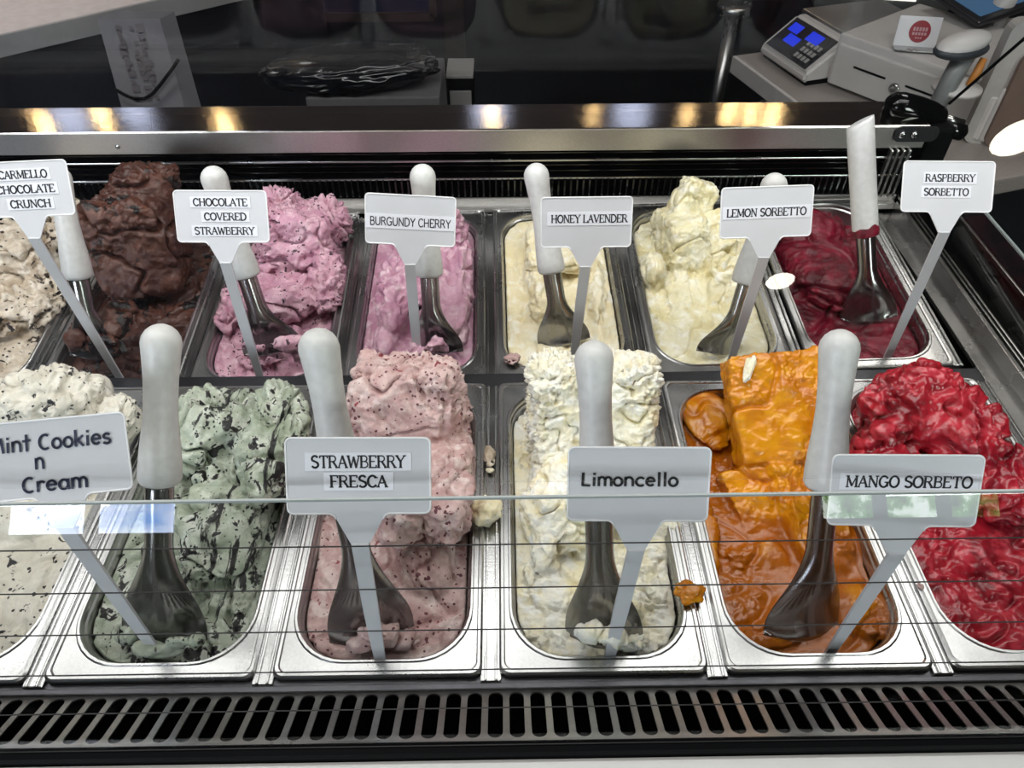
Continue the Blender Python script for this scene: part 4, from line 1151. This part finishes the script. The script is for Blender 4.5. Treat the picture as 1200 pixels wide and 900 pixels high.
vs = [bm.verts.new(p) for p in (c0b, c1b, c2, c3)] + [bm.verts.new(p + thk) for p in (c0b, c1b, c2, c3)]
for f in ((0, 1, 2, 3), (7, 6, 5, 4), (0, 4, 5, 1), (1, 5, 6, 2), (2, 6, 7, 3), (3, 7, 4, 0)): bm.faces.new([vs[i] for i in f])
cb = frombm('panel', bm, plain('grey_carton', lin(100, 100, 106), .7, var=.1, nscale=8), t)
bm = bmesh.new(); nrm = (c1 - c0).cross(c3 - c0).normalized()
if nrm.y > 0: nrm = -nrm
rr = random.Random(4); ex = (c1 - c0).normalized()
for colx in (.30, .50, .62):
    for i in range(15):
        if rr.random() < .2: continue
        base_ = c0 + (c3 - c0) * (.12 + i * .055) + (c1 - c0) * (colx + rr.uniform(-.02, .02)) + nrm * .003
        w2, h2 = ex * .006 * rr.uniform(.6, 1.6), dn * .010 * rr.uniform(.5, 1.2)
        bm.faces.new([bm.verts.new(p) for p in (base_ - w2 - h2, base_ + w2 - h2, base_ + w2 + h2, base_ - w2 + h2)])
frombm('printed_marks', bm, plain('grey_print', lin(84, 78, 84), .7), cb)
bm = bmesh.new()
pts = [at(x, y, y=1.5 + (128 - y) * .00135) + nrm * .012 for x, y in ((138, 107), (148, 113), (160, 118), (172, 118), (182, 112), (192, 100), (204, 84), (212, 72))]
tube(bm, pts, .004, 8); o = frombm('hanging_cable', bm, M_BLACK, None, True); tag(o, 'thin black cable looping across the leaning grey carton', 'cable')

bp = at(400, 118, y=1.15)
t = thing('equipment_plinth', 'low pale plinth under the black wrapped bundle', 'plinth', (bp.x, 1.25, FLOOR))
box('body', (.05, .06, (bp.z - FLOOR - .02) / 2), (.27, .2, bp.z - FLOOR - .02), plain('plinth_grey', lin(96, 94, 96), .5), t, bev=.004)
bm = bmesh.new(); bmesh.ops.create_icosphere(bm, subdivisions=5, radius=1.)
co = np.array([v.co[:] for v in bm.verts]); dd = 1 + .10 * fbm(co * 2.2 + 4, 3) - .10 * np.abs(fbm(co * np.array((1.5, 5, 5)) + 9, 3))
for v, k in zip(bm.verts, dd): v.co = Vector((v.co.x * .185, v.co.y * .09, v.co.z * .038 + v.co.x * .012)) * float(k)
o = frombm('wrapped_bundle', bm, plain('black_foil', lin(12, 13, 18), .18), None, True); o.location = (bp.x - .0, 1.28, bp.z + .012)
tag(o, 'glossy black wrapped bundle lying just behind the steel shelf', 'bundle')
p = at(538, 97, y=1.4)
t = thing('small_cabinet', 'small dark cabinet with pale top and drawer right of black bundle', 'cabinet', (p.x, 1.48, FLOOR))
box('top', (0, 0, p.z - FLOOR), (.062, .10, .008), M_GREYPLASTIC, t, bev=.002)
box('body', (0, .0, (p.z - FLOOR) / 2 - .004), (.058, .09, p.z - FLOOR - .006), M_BLACK, t)
box('drawer', (0, -.047, p.z - FLOOR - .055), (.05, .006, .045), M_GREYPLASTIC, t, bev=.002)
# stool: round seat on a steel pole
p = at(862, 4, z=-.22)
t = thing('pedestal_table', 'steel pedestal pole with round top behind the counter', 'pedestal', (p.x, p.y, FLOOR))
hh = -.22 - FLOOR
bm = bmesh.new(); lathe(bm, [(.16, 0), (.16, .01), (.03, .03)], 28); frombm('base', bm, M_DARKMETAL, t, True)
bm = bmesh.new(); lathe(bm, [(.022, .02), (.022, hh - .03)], 20); frombm('pole', bm, M_STEEL, t, True)
bm = bmesh.new(); lathe(bm, [(.03, hh - .035), (.055, hh - .028), (.057, hh - .004), (.05, hh)], 28); frombm('top', bm, M_STEEL, t, True)
# wall things: blue panel, brown frame
def wallbox(name, label, cat, x0, y0, x1, y1, mat, frame=None):
    a = at(x0, y0, y=3.22); b = at(x1, y1, y=3.22)
    t = thing(name, label, cat, ((a.x + b.x) / 2, 3.22, (a.z + b.z) / 2))
    w_, h_ = abs(b.x - a.x), abs(a.z - b.z)
    box('panel', (0, .01, 0), (w_, .03, h_), mat, t)
    if frame:
        box('frame_strip', (0, -.01, -h_ / 2), (w_, .03, .035), frame, t); box('frame_strip', (w_ / 2, -.01, 0), (.03, .03, h_), frame, t)
    return t


wallbox('wall_panel', 'dark blue wall panel with brown frame cut by the top edge', 'panel', 320, -60, 508, 18, plain('blue_panel', lin(30, 42, 74), .4), plain('brown_frame', lin(70, 58, 56), .5))
wallbox('wall_post', 'dull brown wooden post on the back wall', 'post', 268, -40, 300, 100, plain('brown_wood', lin(62, 46, 42), .6))
wallbox('wall_post', 'dark brown post right of the blue panel', 'post', 516, -40, 548, 126, plain('dark_brown_wood', lin(44, 36, 36), .6))
p = at(296, 78, y=2.9)
o = box('terracotta_box', (p.x, 3.0, p.z), (.16, .2, .16), plain('terracotta', lin(96, 50, 44), .6), bev=.01); tag(o, 'dull terracotta box on the floor left of the black bundle', 'box')
o.location.z = 0; 
box('stand', (p.x, 3.0, (p.z - .08 + FLOOR) / 2), (.14, .18, p.z - .08 - FLOOR), M_NAVY, o)

# ceiling lamps: seen only as reflections in steel and glass
def lamp(px, py, h, rad, strength, col, zc, kind, label):
    """hang a lamp where the polished shelf top would mirror it: real lamps over the staff area"""
    s = at(px, py, z=.1155); d = (s - Vector(CAM)).normalized(); d.z = -d.z
    q = s + d * ((zc - .1155) / d.z) if d.z > .05 else s + d * 3
    t = thing(kind, label, 'lamp', q, group='ceiling lamps above the staff area')
    bm = bmesh.new(); bmesh.ops.create_uvsphere(bm, u_segments=20, v_segments=12, radius=rad)
    frombm('bulb', bm, emis('lamp_glow', col, strength), t, True)
    bm = bmesh.new(); tube(bm, [(0, 0, rad * .9), (0, 0, CEIL - q.z)], .006, 6); frombm('cord', bm, M_BLACK, t)
    return t


for i, (px, py, rad, s_) in enumerate(((54, 152, .013, 60), (119, 136, .013, 60), (264, 150, .013, 60), (577, 138, .013, 36), (695, 134, .012, 20), (805, 136, .012, 24), (856, 126, .013, 60), (880, 130, .013, 60), (905, 135, .013, 60))):
    lamp(px, py, 0, rad, s_ * 1.6, lin(255, 214, 150), .85, 'pendant_lamp', 'small warm pendant lamp mirrored %s' % ('at the far left', 'right of the blue-white glow at the left', 'left of the chocolate strawberry sign', 'near the middle', 'above the honey sign', 'above the lemon sign', 'nearest the pole foot', 'second right of the pole foot', 'third right of the pole foot')[i])
for (px, py), wh in (((82, 138), 'big at the left end'), ((740, 130), 'above the lemon sorbet'), ((160, 128), 'under the leaning carton'), ((574, 126), 'at the middle')):
    lamp(px, py, 0, .085, 3, lin(214, 224, 255), 1.2, 'globe_lamp', 'round cool white globe lamp mirrored in the shelf ' + wh)


def downlight(px, py, rad, strength, wh):
    """recessed round ceiling light mirrored by the upper glass at this point"""
    n = Vector((0, -UP.z, UP.y)); A = GT + Vector((0, .010, .004))
    d = (at(px, py, z=0) - Vector(CAM)).normalized()
    k = (A - Vector(CAM)).dot(n) / d.dot(n); s_ = Vector(CAM) + d * k
    r = d - 2 * d.dot(n) * n
    q = s_ + r * ((CEIL - .004 - s_.z) / r.z)
    t = thing('ceiling_downlight', 'round recessed ceiling light mirrored in the case glass ' + wh, 'lamp', (q.x, q.y, CEIL - .004), group='recessed ceiling lights')
    bm = bmesh.new(); lathe(bm, [(rad, -.004), (rad * .98, -.006)], 28); frombm('lens', bm, emis('downlight_lens', lin(255, 246, 228), strength), t)
    bm = bmesh.new(); loft(bm, [[(math.cos(a) * r_, math.sin(a) * r_, z_) for a in [2 * math.pi * i / 28 for i in range(28)]] for r_, z_ in ((rad, 0), (rad, -.008), (rad * 1.15, -.008), (rad * 1.15, 0))]); frombm('trim_ring', bm, M_WHITEP, t)
    return q


downlight(914, 328, .055, 30, 'over the crimson sorbet')
downlight(1192, 160, .075, 30, 'at the right edge')
